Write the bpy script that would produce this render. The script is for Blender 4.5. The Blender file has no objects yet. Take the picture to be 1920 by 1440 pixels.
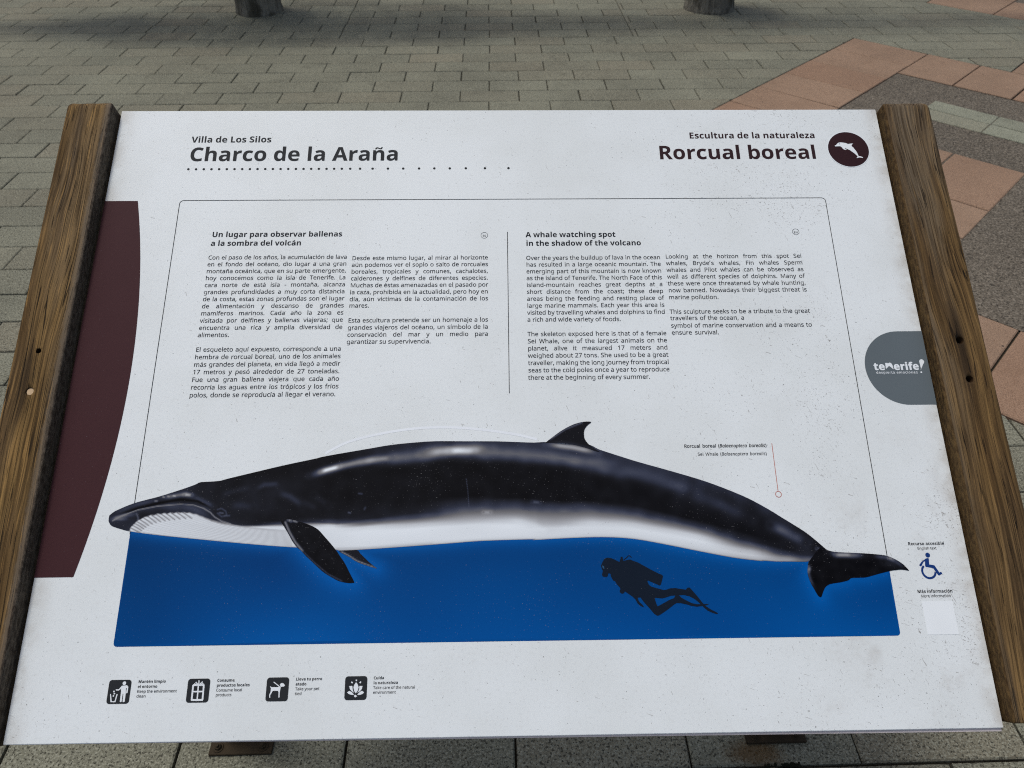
import bpy, bmesh, math, random
import numpy as np
from mathutils import Vector, Matrix, noise
from mathutils.geometry import tessellate_polygon, delaunay_2d_cdt
random.seed(7)
SC = bpy.context.scene
COL = SC.collection
R = math.radians

# ------------------------------------------------------------------ camera
cam = bpy.data.cameras.new('camera')
cam.sensor_width = 36.0
cam.lens = 25.78
cam.clip_start = 0.02
cam.clip_end = 600
cam.dof.use_dof = True
cam.dof.focus_distance = 1.10
cam.dof.aperture_fstop = 11.0
cam_o = bpy.data.objects.new('camera', cam)
COL.objects.link(cam_o)
cam_o.matrix_world = Matrix(((0.999664, 0.017116, -0.01944, 0.0),
                             (-0.025901, 0.657271, -0.753209, 0.0),
                             (-0.000114, 0.75346, 0.657493, 1.7785),
                             (0, 0, 0, 1)))
SC.camera = cam_o

# ------------------------------------------------------------------ light: bright overcast, soft sun from the far left
SUN_EL, SUN_AZ = R(73), R(-62)          # azimuth from +Y, negative is left
world = bpy.data.worlds.new('World')
SC.world = world
world.use_nodes = True
wn = world.node_tree
wn.nodes.clear()
sky = wn.nodes.new('ShaderNodeTexSky')
sky.sky_type = 'NISHITA'
sky.sun_disc = False
sky.sun_elevation = SUN_EL
sky.sun_rotation = SUN_AZ
sky.air_density = 1.0
sky.dust_density = 4.0
sky.ozone_density = 0.6
bgn = wn.nodes.new('ShaderNodeBackground')
bgn.inputs['Strength'].default_value = 0.10
wo = wn.nodes.new('ShaderNodeOutputWorld')
wn.links.new(sky.outputs[0], bgn.inputs['Color'])
wn.links.new(bgn.outputs[0], wo.inputs['Surface'])
sun = bpy.data.lights.new('sun', 'SUN')
sun.energy = 1.5
sun.angle = R(13)
sun.color = (1.0, 0.97, 0.93)
sun_o = bpy.data.objects.new('sun', sun)
COL.objects.link(sun_o)
sd = Vector((math.sin(SUN_AZ) * math.cos(SUN_EL), math.cos(SUN_AZ) * math.cos(SUN_EL), math.sin(SUN_EL)))
sun_o.rotation_euler = sd.to_track_quat('Z', 'Y').to_euler()
sun_o.location = (-4, 4, 8)
SC.view_settings.view_transform = 'Standard'
SC.view_settings.look = 'None'
SC.view_settings.exposure = -0.07
SC.view_settings.gamma = 1.0
SC.cycles.pixel_filter_type = 'BLACKMAN_HARRIS'
SC.cycles.filter_width = 1.1
SC.cycles.use_denoising = False          # the denoiser smears small lettering

# ------------------------------------------------------------------ helpers
def srgb(v):
    v = v / 255.0
    return v / 12.92 if v <= 0.04045 else ((v + 0.055) / 1.055) ** 2.4

def link(name, me, parent=None, mats=()):
    o = bpy.data.objects.new(name, me)
    COL.objects.link(o)
    for m in mats:
        me.materials.append(m)
    if parent:
        o.parent = parent
    return o

def mesh(name, verts, faces, mi=None, smooth=False):
    me = bpy.data.meshes.new(name)
    me.from_pydata([tuple(v) for v in verts], [], [tuple(f) for f in faces])
    if mi is not None:
        me.polygons.foreach_set('material_index', mi)
    if smooth:
        me.polygons.foreach_set('use_smooth', [True] * len(me.polygons))
    me.update()
    return me

def tag(o, label=None, cat=None, group=None, kind=None):
    for k, v in (('label', label), ('category', cat), ('group', group), ('kind', kind)):
        if v:
            o[k] = v
    return o

class NT:
    """small node-tree writer"""
    def __init__(s, name):
        s.m = bpy.data.materials.new(name)
        s.m.use_nodes = True
        s.t = s.m.node_tree
        s.t.nodes.clear()
        s.out = s.t.nodes.new('ShaderNodeOutputMaterial')
        s.b = s.t.nodes.new('ShaderNodeBsdfPrincipled')
        s.t.links.new(s.b.outputs[0], s.out.inputs[0])
        s.co = s.t.nodes.new('ShaderNodeTexCoord').outputs['Object']
    def set(s, node, key, v):
        if hasattr(v, 'node'):
            s.t.links.new(v, node.inputs[key])
        else:
            node.inputs[key].default_value = v
    def bsdf(s, **k):
        for a, v in k.items():
            s.set(s.b, a.replace('_', ' '), v)
    def scale(s, sx, sy=None, sz=None, loc=(0, 0, 0)):
        n = s.t.nodes.new('ShaderNodeMapping')
        s.t.links.new(s.co, n.inputs[0])
        n.inputs['Scale'].default_value = (sx, sy if sy is not None else sx, sz if sz is not None else sx)
        n.inputs['Location'].default_value = loc
        return n.outputs[0]
    def noise(s, vec, sc=1.0, det=4.0, rough=0.5, dist=0.0):
        n = s.t.nodes.new('ShaderNodeTexNoise')
        s.t.links.new(vec, n.inputs['Vector'])
        n.inputs['Scale'].default_value = sc
        n.inputs['Detail'].default_value = det
        n.inputs['Roughness'].default_value = rough
        n.inputs['Distortion'].default_value = dist
        return n.outputs[0]
    def voro(s, vec, sc, out='Distance', feature='F1'):
        n = s.t.nodes.new('ShaderNodeTexVoronoi')
        n.feature = feature
        s.t.links.new(vec, n.inputs['Vector'])
        n.inputs['Scale'].default_value = sc
        return n.outputs[out]
    def math(s, op, a, b=0.0, clamp=False):
        n = s.t.nodes.new('ShaderNodeMath')
        n.operation = op
        n.use_clamp = clamp
        s.set(n, 0, a)
        s.set(n, 1, b)
        return n.outputs[0]
    def rng(s, v, a, b, c=0.0, d=1.0, smooth=True):
        n = s.t.nodes.new('ShaderNodeMapRange')
        if smooth:
            n.interpolation_type = 'SMOOTHSTEP'
        s.set(n, 0, v)
        for i, x in enumerate((a, b, c, d)):
            n.inputs[i + 1].default_value = x
        return n.outputs[0]
    def mix(s, f, a, b, mode='MIX'):
        n = s.t.nodes.new('ShaderNodeMix')
        n.data_type = 'RGBA'
        n.blend_type = mode
        s.set(n, 0, f)
        for i, v in ((6, a), (7, b)):
            if hasattr(v, 'node'):
                s.t.links.new(v, n.inputs[i])
            else:
                n.inputs[i].default_value = (*v, 1) if len(v) == 3 else v
        return n.outputs[2]
    def xyz(s):
        n = s.t.nodes.new('ShaderNodeSeparateXYZ')
        s.t.links.new(s.co, n.inputs[0])
        return n.outputs
    def attr(s, name, out='Fac'):
        n = s.t.nodes.new('ShaderNodeAttribute')
        n.attribute_name = name
        return n.outputs[out]
    def bump(s, h, strength=0.3, dist=0.002):
        n = s.t.nodes.new('ShaderNodeBump')
        n.inputs['Strength'].default_value = strength
        n.inputs['Distance'].default_value = dist
        s.t.links.new(h, n.inputs['Height'])
        s.t.links.new(n.outputs[0], s.b.inputs['Normal'])

# ------------------------------------------------------------------ materials
def mat_stone(name, col, dark, light, tone_amt=0.30, grain=170.0, rust=False, bump=0.5):
    n = NT(name)
    base = n.mix(n.rng(n.noise(n.scale(1), 1.6, 5, 0.6), 0.30, 0.70), tuple(c * 0.80 for c in col), tuple(c * 1.17 for c in col))
    tone = n.rng(n.attr('tone'), 0, 1, 1 - tone_amt, 1 + tone_amt, False)
    hue = n.rng(n.attr('hue'), 0, 1, 0, 0.45, False)
    base = n.mix(hue, base, tuple(c * k for c, k in zip(col, (1.12, 0.93, 0.86))))
    tv = n.t.nodes.new('ShaderNodeCombineColor')
    for i in range(3):
        n.t.links.new(tone, tv.inputs[i])
    base = n.mix(1.0, base, tv.outputs[0], 'MULTIPLY')
    g = n.noise(n.scale(1), grain, 3, 0.65)
    base = n.mix(n.rng(g, 0.46, 0.64, 0, 0.75), base, light)
    g2 = n.noise(n.scale(1, loc=(3, 1, 0)), grain * 0.8, 3, 0.65)
    base = n.mix(n.rng(g2, 0.54, 0.62, 0, 0.95), base, dark)
    g3 = n.voro(n.scale(1, loc=(2, 5, 0)), grain * 0.55)
    base = n.mix(n.rng(g3, 0.13, 0.20, 0.85, 0), base, tuple(c * 0.35 for c in dark))
    st = n.noise(n.scale(1, loc=(9, 4, 0)), 7.0, 6, 0.65)
    base = n.mix(n.rng(st, 0.52, 0.75, 0, 0.30), base, dark)
    sp = n.voro(n.scale(1), 9.0)
    base = n.mix(n.rng(sp, 0.035, 0.055, 0.8, 0), base, (0.02, 0.02, 0.018))
    if rust:
        x, y, z = n.xyz()
        dx = n.math('DIVIDE', n.math('SUBTRACT', x, 0.585), 0.075)
        dy = n.math('DIVIDE', n.math('SUBTRACT', y, 0.710), 0.035)
        dd = n.math('SQRT', n.math('ADD', n.math('MULTIPLY', dx, dx), n.math('MULTIPLY', dy, dy)))
        dd = n.math('ADD', dd, n.math('MULTIPLY', n.math('SUBTRACT', st, 0.5), 1.2))
        base = n.mix(n.rng(dd, 0.3, 1.3, 0.75, 0), base, (0.10, 0.055, 0.016))
    n.bsdf(Base_Color=base, Roughness=0.88)
    n.b.inputs['Specular IOR Level'].default_value = 0.25
    n.bump(n.math('ADD', g, n.math('MULTIPLY', g2, -1.0)), bump, 0.003)
    return n.m

def mat_plain(name, col, rough=0.6, spec=0.3, metal=0.0):
    n = NT(name)
    v = n.noise(n.scale(1), 30, 4)
    n.bsdf(Base_Color=n.mix(v, tuple(c * 0.8 for c in col), tuple(min(1, c * 1.2) for c in col)), Roughness=rough, Metallic=metal)
    n.b.inputs['Specular IOR Level'].default_value = spec
    return n.m

def mat_print(name, col=None, dust=0.5, rough=0.5):
    """printed ink on the panel, with pale dust specks where it is dark"""
    n = NT(name)
    base = n.attr('ink', 'Color') if col is None else n.mix(n.noise(n.scale(1), 20, 3), tuple(c * 0.93 for c in col), tuple(c * 1.07 for c in col))
    if dust:
        cl = n.noise(n.scale(1), 11, 4, 0.6)
        d = n.noise(n.scale(1), 560, 2, 0.5)
        thr = n.math('SUBTRACT', d, n.math('MULTIPLY', cl, 0.20))
        base = n.mix(n.rng(thr, 0.59, 0.70, 0, dust), base, (0.26, 0.26, 0.27))
    n.bsdf(Base_Color=base, Roughness=rough)
    n.b.inputs['Specular IOR Level'].default_value = 0.05
    return n.m

def mat_panel():
    n = NT('white_laminate')
    x, y, z = n.xyz()
    base = n.mix(n.rng(n.noise(n.scale(1), 5, 5, 0.6), 0.35, 0.68), (0.800, 0.852, 0.852), (0.745, 0.792, 0.782))
    fine = n.noise(n.scale(1), 240, 3, 0.6)
    base = n.mix(n.rng(fine, 0.5, 0.75, 0, 0.22), base, (0.55, 0.55, 0.53))
    # where dirt gathers: right margin, a little along the left and top edges
    edge_r = n.rng(x, 0.72, 1.10, 0.0, 1.35)
    edge_l = n.rng(x, 0.0, 0.10, 0.5, 0.0)
    zone = n.math('ADD', n.math('ADD', edge_r, edge_l), 0.34)
    patch = n.rng(n.noise(n.scale(1, loc=(2, 7, 0)), 6.5, 4, 0.6), 0.36, 0.66)
    zone = n.math('MULTIPLY', zone, patch)
    # short curly scratches: streaky noise, two directions
    wob = n.noise(n.scale(1), 60, 2)
    for (sx, sy, lx) in ((620, 210, 0.0), (260, 560, 5.0)):
        vec = n.t.nodes.new('ShaderNodeVectorMath')
        vec.operation = 'ADD'
        n.t.links.new(n.scale(sx, sy, 1, (lx, lx, 0)), vec.inputs[0])
        cmb = n.t.nodes.new('ShaderNodeCombineXYZ')
        n.t.links.new(n.math('MULTIPLY', wob, 9.0), cmb.inputs[0])
        n.t.links.new(n.math('MULTIPLY', wob, -7.0), cmb.inputs[1])
        n.t.links.new(cmb.outputs[0], vec.inputs[1])
        s = n.noise(vec.outputs[0], 1.0, 1.5, 0.4)
        s = n.math('ADD', s, n.math('MULTIPLY', zone, 0.050))
        base = n.mix(n.rng(s, 0.725, 0.79, 0, 0.55), base, (0.18, 0.16, 0.14))
    dots = n.math('ADD', n.noise(n.scale(1, loc=(1, 2, 3)), 330, 1.5, 0.4), n.math('MULTIPLY', zone, 0.034))
    base = n.mix(n.rng(dots, 0.735, 0.79, 0, 0.65), base, (0.10, 0.095, 0.09))
    # brown film creeping in from the timber
    film = n.noise(n.scale(1, loc=(0, 3, 0)), 26, 5, 0.65)
    er = n.math('MULTIPLY', n.rng(x, 1.172, 1.2, 0, 1), n.rng(film, 0.36, 0.66))
    el = n.math('MULTIPLY', n.rng(x, 0.0, 0.032, 0.8, 0), n.rng(film, 0.36, 0.66))
    base = n.mix(n.math('MULTIPLY', n.math('ADD', er, el), 0.40), base, (0.34, 0.28, 0.21))
    gz = n.math('MULTIPLY', n.rng(x, 0.85, 1.12, 0, 1), n.rng(y, 0.42, 0.0, 0.3, 1.0))
    gz = n.math('MULTIPLY', gz, n.rng(n.noise(n.scale(1, loc=(6, 1, 0)), 13, 6, 0.7), 0.5, 0.74))
    base = n.mix(n.math('MULTIPLY', gz, 0.40), base, (0.40, 0.36, 0.31))
    n.bsdf(Base_Color=base, Roughness=0.52)
    n.b.inputs['Specular IOR Level'].default_value = 0.25
    n.bump(n.noise(n.scale(1), 9, 3), 0.03, 0.01)
    return n.m

def mat_wood(name, dark, mid, gold, grey, seed, greyness, inner, sgn, lipk, side_a, side_b, stain):
    """weathered timber, grain along local Y: colour lanes, fibres, drying cracks, a darker side towards the panel"""
    n = NT(name)
    x, y, z = n.xyz()
    swirl = n.noise(n.scale(7, 2.2, 7, (seed, 0, 0)), 1.0, 2)
    wob = n.t.nodes.new('ShaderNodeCombineXYZ')
    n.t.links.new(n.math('MULTIPLY', n.math('SUBTRACT', swirl, 0.5), 0.055), wob.inputs[0])
    add = n.t.nodes.new('ShaderNodeVectorMath')
    add.operation = 'ADD'
    n.t.links.new(n.co, add.inputs[0])
    n.t.links.new(wob.outputs[0], add.inputs[1])
    straight = n.co
    n.co = add.outputs[0]
    lane = n.noise(n.scale(42, 1.3, 30, (seed, 2, 0)), 1.0, 3, 0.5)
    lane2 = n.noise(n.scale(75, 2.0, 50, (seed + 3, 4, 0)), 1.0, 3, 0.5)
    mids = n.noise(n.scale(230, 4.5, 200, (seed, 7, 0)), 1.0, 4, 0.6)
    fine = n.noise(n.scale(720, 13, 600, (seed, 5, 0)), 1.0, 3, 0.6)
    base = n.mix(n.rng(lane, 0.36, 0.60), dark, mid)
    base = n.mix(n.rng(lane2, 0.54, 0.68, 0, 0.85), base, gold)
    base = n.mix(n.rng(lane2, 0.44, 0.32, 0, 0.70), base, tuple(v * 0.55 for v in dark))
    gz = n.math('MULTIPLY', n.rng(y, 0.15, 0.9, 0.15, greyness), n.rng(n.noise(n.scale(22, 2.6, 20, (1, seed, 0)), 1, 4), 0.36, 0.60))
    base = n.mix(gz, base, grey)
    base = n.mix(n.rng(mids, 0.45, 0.66, 0, 0.62), base, tuple(v * 0.40 for v in dark))
    base = n.mix(n.rng(fine, 0.50, 0.64, 0, 0.70), base, tuple(v * 0.38 for v in dark))
    base = n.mix(n.rng(fine, 0.44, 0.30, 0, 0.45), base, tuple(min(1, v * 1.35) for v in gold))
    c1 = n.noise(n.scale(46, 1.15, 40, (seed, 9, 0)), 1.0, 2.0, 0.5)
    m1 = n.rng(n.noise(n.scale(16, 3.2, 14, (seed, 1, 6)), 1, 2), 0.46, 0.58)
    crack = n.math('MULTIPLY', n.rng(n.math('ABSOLUTE', n.math('SUBTRACT', c1, 0.5)), 0.0035, 0.0085, 1, 0), m1)
    c2 = n.noise(n.scale(95, 2.6, 80, (seed, 3, 2)), 1.0, 2.0, 0.5)
    m2 = n.rng(n.noise(n.scale(22, 6, 20, (seed, 8, 1)), 1, 2), 0.52, 0.62)
    crack = n.math('MAXIMUM', crack, n.math('MULTIPLY', n.rng(n.math('ABSOLUTE', n.math('SUBTRACT', c2, 0.52)), 0.005, 0.012, 1, 0), m2))
    ck = n.noise(n.scale(420, 15, 400, (seed, 9, 3)), 1.0, 1.0, 0.5)
    crack = n.math('MAXIMUM', crack, n.math('MULTIPLY', n.rng(ck, 0.68, 0.74), 0.9))
    base = n.mix(n.math('MULTIPLY', crack, 0.90), base, (0.012, 0.008, 0.005))
    n.co = straight
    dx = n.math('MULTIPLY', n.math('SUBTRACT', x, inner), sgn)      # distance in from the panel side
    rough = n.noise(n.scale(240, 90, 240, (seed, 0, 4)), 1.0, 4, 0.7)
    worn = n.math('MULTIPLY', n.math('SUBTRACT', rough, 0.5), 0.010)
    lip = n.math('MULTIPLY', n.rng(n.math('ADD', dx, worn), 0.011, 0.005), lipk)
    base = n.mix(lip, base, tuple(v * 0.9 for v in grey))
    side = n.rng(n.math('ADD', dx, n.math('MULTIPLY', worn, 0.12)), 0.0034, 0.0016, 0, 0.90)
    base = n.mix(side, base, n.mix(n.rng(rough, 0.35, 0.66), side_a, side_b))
    sx, sy = stain                                                  # dark iron stain running with the grain from the screw holes
    ex = n.math('DIVIDE', n.math('SUBTRACT', x, sx), 0.010)
    ey = n.math('DIVIDE', n.math('SUBTRACT', y, sy), 0.075)
    ed = n.math('SQRT', n.math('ADD', n.math('MULTIPLY', ex, ex), n.math('MULTIPLY', ey, ey)))
    ed = n.math('ADD', ed, n.math('MULTIPLY', n.math('SUBTRACT', mids, 0.5), 1.6))
    base = n.mix(n.rng(ed, 0.25, 1.25, 0.72, 0), base, (0.022, 0.014, 0.008))
    n.bsdf(Base_Color=base, Roughness=0.85)
    n.b.inputs['Specular IOR Level'].default_value = 0.15
    hgt = n.math('SUBTRACT', n.math('ADD', n.math('MULTIPLY', fine, -0.35), n.math('MULTIPLY', mids, -0.45)), n.math('MULTIPLY', crack, 0.9))
    n.bump(n.math('ADD', hgt, n.math('MULTIPLY', rough, n.math('MULTIPLY', n.math('MAXIMUM', side, lip), 0.8))), 0.8, 0.0025)
    return n.m

M_PAVER = mat_stone('grey_concrete', (0.182, 0.182, 0.132), (0.052, 0.050, 0.036), (0.35, 0.35, 0.27), 0.15, 190, True)
M_PALE = mat_stone('pale_concrete', (0.235, 0.245, 0.180), (0.10, 0.10, 0.07), (0.40, 0.41, 0.32), 0.10, 190)
M_RED = mat_stone('terracotta_concrete', (0.270, 0.184, 0.124), (0.17, 0.10, 0.06), (0.40, 0.27, 0.18), 0.11, 260)
M_GRAVEL = mat_stone('exposed_aggregate', (0.135, 0.115, 0.086), (0.035, 0.03, 0.022), (0.29, 0.255, 0.20), 0.2, 120, False, 0.9)
M_SAND = mat_plain('joint_sand', (0.040, 0.036, 0.026), 0.95, 0.1)
M_PANEL = mat_panel()
M_CORE = mat_plain('laminate_core', (0.055, 0.042, 0.040), 0.7)
M_BACK = mat_plain('pink_white_edge', (0.78, 0.70, 0.67), 0.6)
M_WOODL = mat_wood('golden_timber', (0.108, 0.062, 0.021), (0.210, 0.129, 0.046), (0.380, 0.226, 0.076), (0.165, 0.138, 0.104), 3.0, 0.32, -0.0045, -1.0, 0.62,
                   (0.032, 0.023, 0.016), (0.120, 0.097, 0.072), (-0.047, 0.445))
M_WOODR = mat_wood('brown_timber', (0.092, 0.053, 0.020), (0.176, 0.107, 0.041), (0.250, 0.152, 0.056), (0.160, 0.130, 0.090), 11.0, 0.85, 1.2035, 1.0, 0.22,
                   (0.040, 0.022, 0.008), (0.120, 0.072, 0.026), (1.2425, 0.495))
M_HOLE = mat_plain('dark_bore', (0.05, 0.028, 0.013), 0.9, 0.1)  # dark brown lining of the bored holes
M_PLUG = mat_plain('fresh_dowel', (0.58, 0.42, 0.25), 0.8)
M_STEEL = mat_plain('rusty_steel', (0.042, 0.031, 0.018), 0.8, 0.2, 0.1)
M_INK = mat_print('black_ink', (0.028, 0.031, 0.034), 0.0)
M_TXT = mat_print('text_ink', (0.020, 0.023, 0.030), 0.0)
M_MAROONINK = mat_print('maroon_black_ink', (0.036, 0.019, 0.022), 0.0)
M_MAROON = mat_print('maroon_print', (0.058, 0.024, 0.027), 0.35)
M_DISC = mat_print('dark_maroon_print', (0.036, 0.016, 0.019), 0.1)
M_GREY = mat_print('slate_grey_print', (0.125, 0.152, 0.165), 0.0)
M_WHITE = mat_print('white_print', (0.82, 0.87, 0.885), 0.0)
M_PALEPRINT = mat_print('pale_line_print', (0.85, 0.90, 0.93), 0.0)
M_STICKER = mat_print('blank_white_sticker', (0.85, 0.90, 0.91), 0.0)
M_RED_LINE = mat_print('red_line_ink', (0.50, 0.16, 0.12), 0.0)
M_BLUE = mat_print('navy_blue_ink', (0.012, 0.045, 0.19), 0.0)
M_PAINT = mat_print('printed_picture', None, 0.55)
M_DIVER = mat_print('diver_ink', (0.008, 0.014, 0.026), 0.5)

# ------------------------------------------------------------------ the square: paving laid in a running bond, tile diamonds to the right
A0 = Vector((2.907, 6.193))
E2 = Vector((0.7071, -0.7071))
E1 = Vector((-0.7071, -0.7071))
def st_xy(s, t):
    p = A0 + E2 * s + E1 * t
    return (p.x, p.y)

def clip(poly, nx, ny, d):
    """keep the part of a convex polygon where nx*x + ny*y <= d"""
    out = []
    for i in range(len(poly)):
        a, b = poly[i], poly[(i + 1) % len(poly)]
        fa, fb = nx * a[0] + ny * a[1] - d, nx * b[0] + ny * b[1] - d
        if fa <= 0:
            out.append(a)
        if fa * fb < 0:
            k = fa / (fa - fb)
            out.append((a[0] + (b[0] - a[0]) * k, a[1] + (b[1] - a[1]) * k))
    return out

def area(p):
    return 0.5 * sum(p[i][0] * p[(i + 1) % len(p)][1] - p[(i + 1) % len(p)][0] * p[i][1] for i in range(len(p)))

def inset(poly, d):
    q = poly
    n = len(poly)
    for i in range(n):
        a, b = poly[i], poly[(i + 1) % n]
        ex, ey = b[0] - a[0], b[1] - a[1]
        l = math.hypot(ex, ey)
        if l < 1e-6:
            continue
        nx, ny = ey / l, -ex / l
        q = clip(q, nx, ny, nx * a[0] + ny * a[1] - d)
        if len(q) < 3:
            return None
    return q

class Slabs:
    def __init__(s):
        s.v, s.f, s.tone, s.hue = [], [], [], []
    def add(s, poly, gap=0.0030, bev=0.0040, top=0.0):
        if len(poly) < 3:
            return
        if area(poly) < 0:
            poly = poly[::-1]
        if abs(area(poly)) < 4e-4:
            return
        # drop doubled corners
        q = []
        for p in poly:
            if not q or math.hypot(p[0] - q[-1][0], p[1] - q[-1][1]) > 1e-4:
                q.append(p)
        if len(q) > 2 and math.hypot(q[0][0] - q[-1][0], q[0][1] - q[-1][1]) < 1e-4:
            q.pop()
        o = inset(q, gap * random.choice((0.6, 0.8, 0.9, 1.0, 1.0, 1.2, 1.6)))
        if not o:
            return
        for k in (1.0, 0.6, 0.3, 0.1):
            i2 = inset(o, bev * k)
            if i2 and len(i2) == len(o):
                break
        else:
            i2 = list(o)
        n = len(o)
        b = len(s.v)
        dz = top + random.uniform(-0.0012, 0.0012)
        tx, ty = random.gauss(0, 0.003), random.gauss(0, 0.003)
        cx, cy = sum(p[0] for p in o) / n, sum(p[1] for p in o) / n
        s.v += [(p[0], p[1], -0.04) for p in o]
        s.v += [(p[0], p[1], dz - 0.0035) for p in o]
        s.v += [(p[0], p[1], dz + tx * (p[0] - cx) + ty * (p[1] - cy)) for p in i2]
        for k in range(n):
            k2 = (k + 1) % n
            s.f.append((b + k, b + k2, b + n + k2, b + n + k))
            s.f.append((b + n + k, b + n + k2, b + 2 * n + k2, b + 2 * n + k))
        s.f.append(tuple(b + 2 * n + k for k in range(n)))
        t = min(1, max(0, random.gauss(0.5, 0.2)))
        h = random.random() ** 3
        s.tone += [t] * (3 * n)
        s.hue += [h] * (3 * n)
    def build(s, name, mat):
        me = mesh(name, s.v, s.f)
        for nm, d in (('tone', s.tone), ('hue', s.hue)):
            at = me.attributes.new(nm, 'FLOAT', 'POINT')
            at.data.foreach_set('value', d)
        o = link(name, me, None, [mat])
        tag(o, kind='structure')
        return o

def half(p, ax, sign, v):
    """clip in diamond coordinates: ax 's' or 't'; keep sign*(coord - v) <= 0"""
    e = E2 if ax == 's' else E1
    return clip(p, sign * e.x, sign * e.y, sign * (v + e.x * A0.x + e.y * A0.y)) if len(p) > 2 else []

DIAM = [(0.0, 6.66, 0.0, 3.885), (0.012, 5.75, -5.40, -1.492), (1.172, 1.75, -1.492, 0.0)]
def subtract(p, box):
    s0, s1, t0, t1 = box
    core = half(half(half(half(p, 's', -1, s0), 's', 1, s1), 't', -1, t0), 't', 1, t1)
    if len(core) < 3 or abs(area(core)) < 1e-5:
        return [p]
    out = []
    mid = half(half(p, 't', -1, t0), 't', 1, t1)
    out += [half(p, 't', 1, t0), half(p, 't', -1, t1), half(mid, 's', 1, s0), half(mid, 's', -1, s1)]
    return [q for q in out if len(q) > 2 and abs(area(q)) > 1e-5]

pav = Slabs()
CUTS = (-2.838, -1.228, 1.147)
for r in range(-5, 52):
    y0 = 0.08 + 0.2 * r
    y1 = y0 + 0.2
    off = 0.18 + (0.2 if (r % 2) else 0.0) + (0.05 if r < 8 else 0.0)
    k = -22
    while True:
        x0 = off + 0.4 * k + random.uniform(-0.006, 0.006)
        if k == -22:
            xa = x0
        x1 = off + 0.4 * (k + 1) + random.uniform(-0.006, 0.006)
        k += 1
        if xa > 8.0:
            break
        pieces = [(xa, x1)]
        if y0 > 6.2:
            for c in CUTS:
                pieces = [q for (a, b) in pieces for q in (((a, c), (c, b)) if a + 0.03 < c < b - 0.03 else ((a, b),))]
        for a, b in pieces:
            ps = [[(a, y0), (b, y0), (b, y1), (a, y1)]]
            for bx in DIAM:
                ps = [q for p in ps for q in subtract(p, bx)]
            for p in ps:
                pav.add(p)
        xa = x1
pav.build('paving', M_PAVER)

def st_box(s0, s1, t0, t1):
    return [st_xy(s0, t0), st_xy(s1, t0), st_xy(s1, t1), st_xy(s0, t1)]
red = Slabs()
BW = 0.585
def red_run_t(s0, s1, t0, t1, p):       # tiles stacked along t
    t = t0
    while t < t1 - 0.02:
        red.add(st_box(s0, s1, t, min(t + p, t1)), 0.0042, 0.005)
        t += p
def red_run_s(s0, s1, t0, t1, p):
    s = s0
    while s < s1 - 0.02:
        red.add(st_box(s, min(s + p, s1), t0, t1), 0.0042, 0.005)
        s += p
red_run_t(0.0, BW, 0.0, 3.885, 0.379)
red_run_s(BW, 6.66, 0.0, 0.579, 0.380)
red_run_s(2.177 - 0.379 * 4, 6.66, 3.304, 3.885, 0.379)
red_run_t(6.08, 6.66, 0.579, 3.304, 0.379)
red_run_s(1.757 - 0.379 * 2, 1.757, 1.73, 2.330, 0.379)
red_run_t(1.177, 1.757, 2.330, 3.304, 0.379)
red_run_s(0.012, 5.75, -2.075, -1.492, 0.574)
red_run_t(0.012, 0.586, -5.4, -2.075, 0.379)
red_run_t(1.172, 1.75, -1.492, 0.0, 0.379)
red.build('red_tile_band', M_RED)
pale = Slabs()
for k in range(8):
    for a, b in ((0.957, 1.127), (1.133, 1.305)):
        pale.add(st_box(0.985 + 0.4 * k, 0.985 + 0.4 * (k + 1), a, b), 0.002, 0.004)
pale.build('pale_paver_strip', M_PALE)

def sheet(name, quads, z, mat, n=1):
    v, f = [], []
    for q in quads:
        b = len(v)
        v += [(x, y, z) for x, y in q]
        f.append(tuple(range(b, b + len(q))) if area(q) > 0 else tuple(range(b, b + len(q)))[::-1])
    o = link(name, mesh(name, v, f), None, [mat])
    return tag(o, kind='structure')
g = sheet('gravel_infill', [st_box(BW + 0.002, 6.075, 0.582, 3.30), st_box(0.59, 5.74, -5.38, -2.08)], -0.006, M_GRAVEL)
sheet('sand_bed', [[(-8.6, -0.9), (7.9, -0.9), (7.9, 10.4), (-8.6, 10.4)]], -0.015, M_SAND)
def mat_far():
    n = NT('far_paving')
    b = n.t.nodes.new('ShaderNodeTexBrick')
    n.t.links.new(n.co, b.inputs['Vector'])
    b.inputs['Color1'].default_value = (0.20, 0.20, 0.155, 1)
    b.inputs['Color2'].default_value = (0.17, 0.17, 0.13, 1)
    b.inputs['Mortar'].default_value = (0.055, 0.05, 0.038, 1)
    b.inputs['Scale'].default_value = 1.0
    b.inputs['Brick Width'].default_value = 0.4
    b.inputs['Row Height'].default_value = 0.2
    b.inputs['Mortar Size'].default_value = 0.005
    n.bsdf(Base_Color=b.outputs[0], Roughness=0.9)
    return n.m
sheet('ground', [[(-250, -250), (250, -250), (250, 250), (-250, 250)]], -0.046, mat_far())

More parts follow.
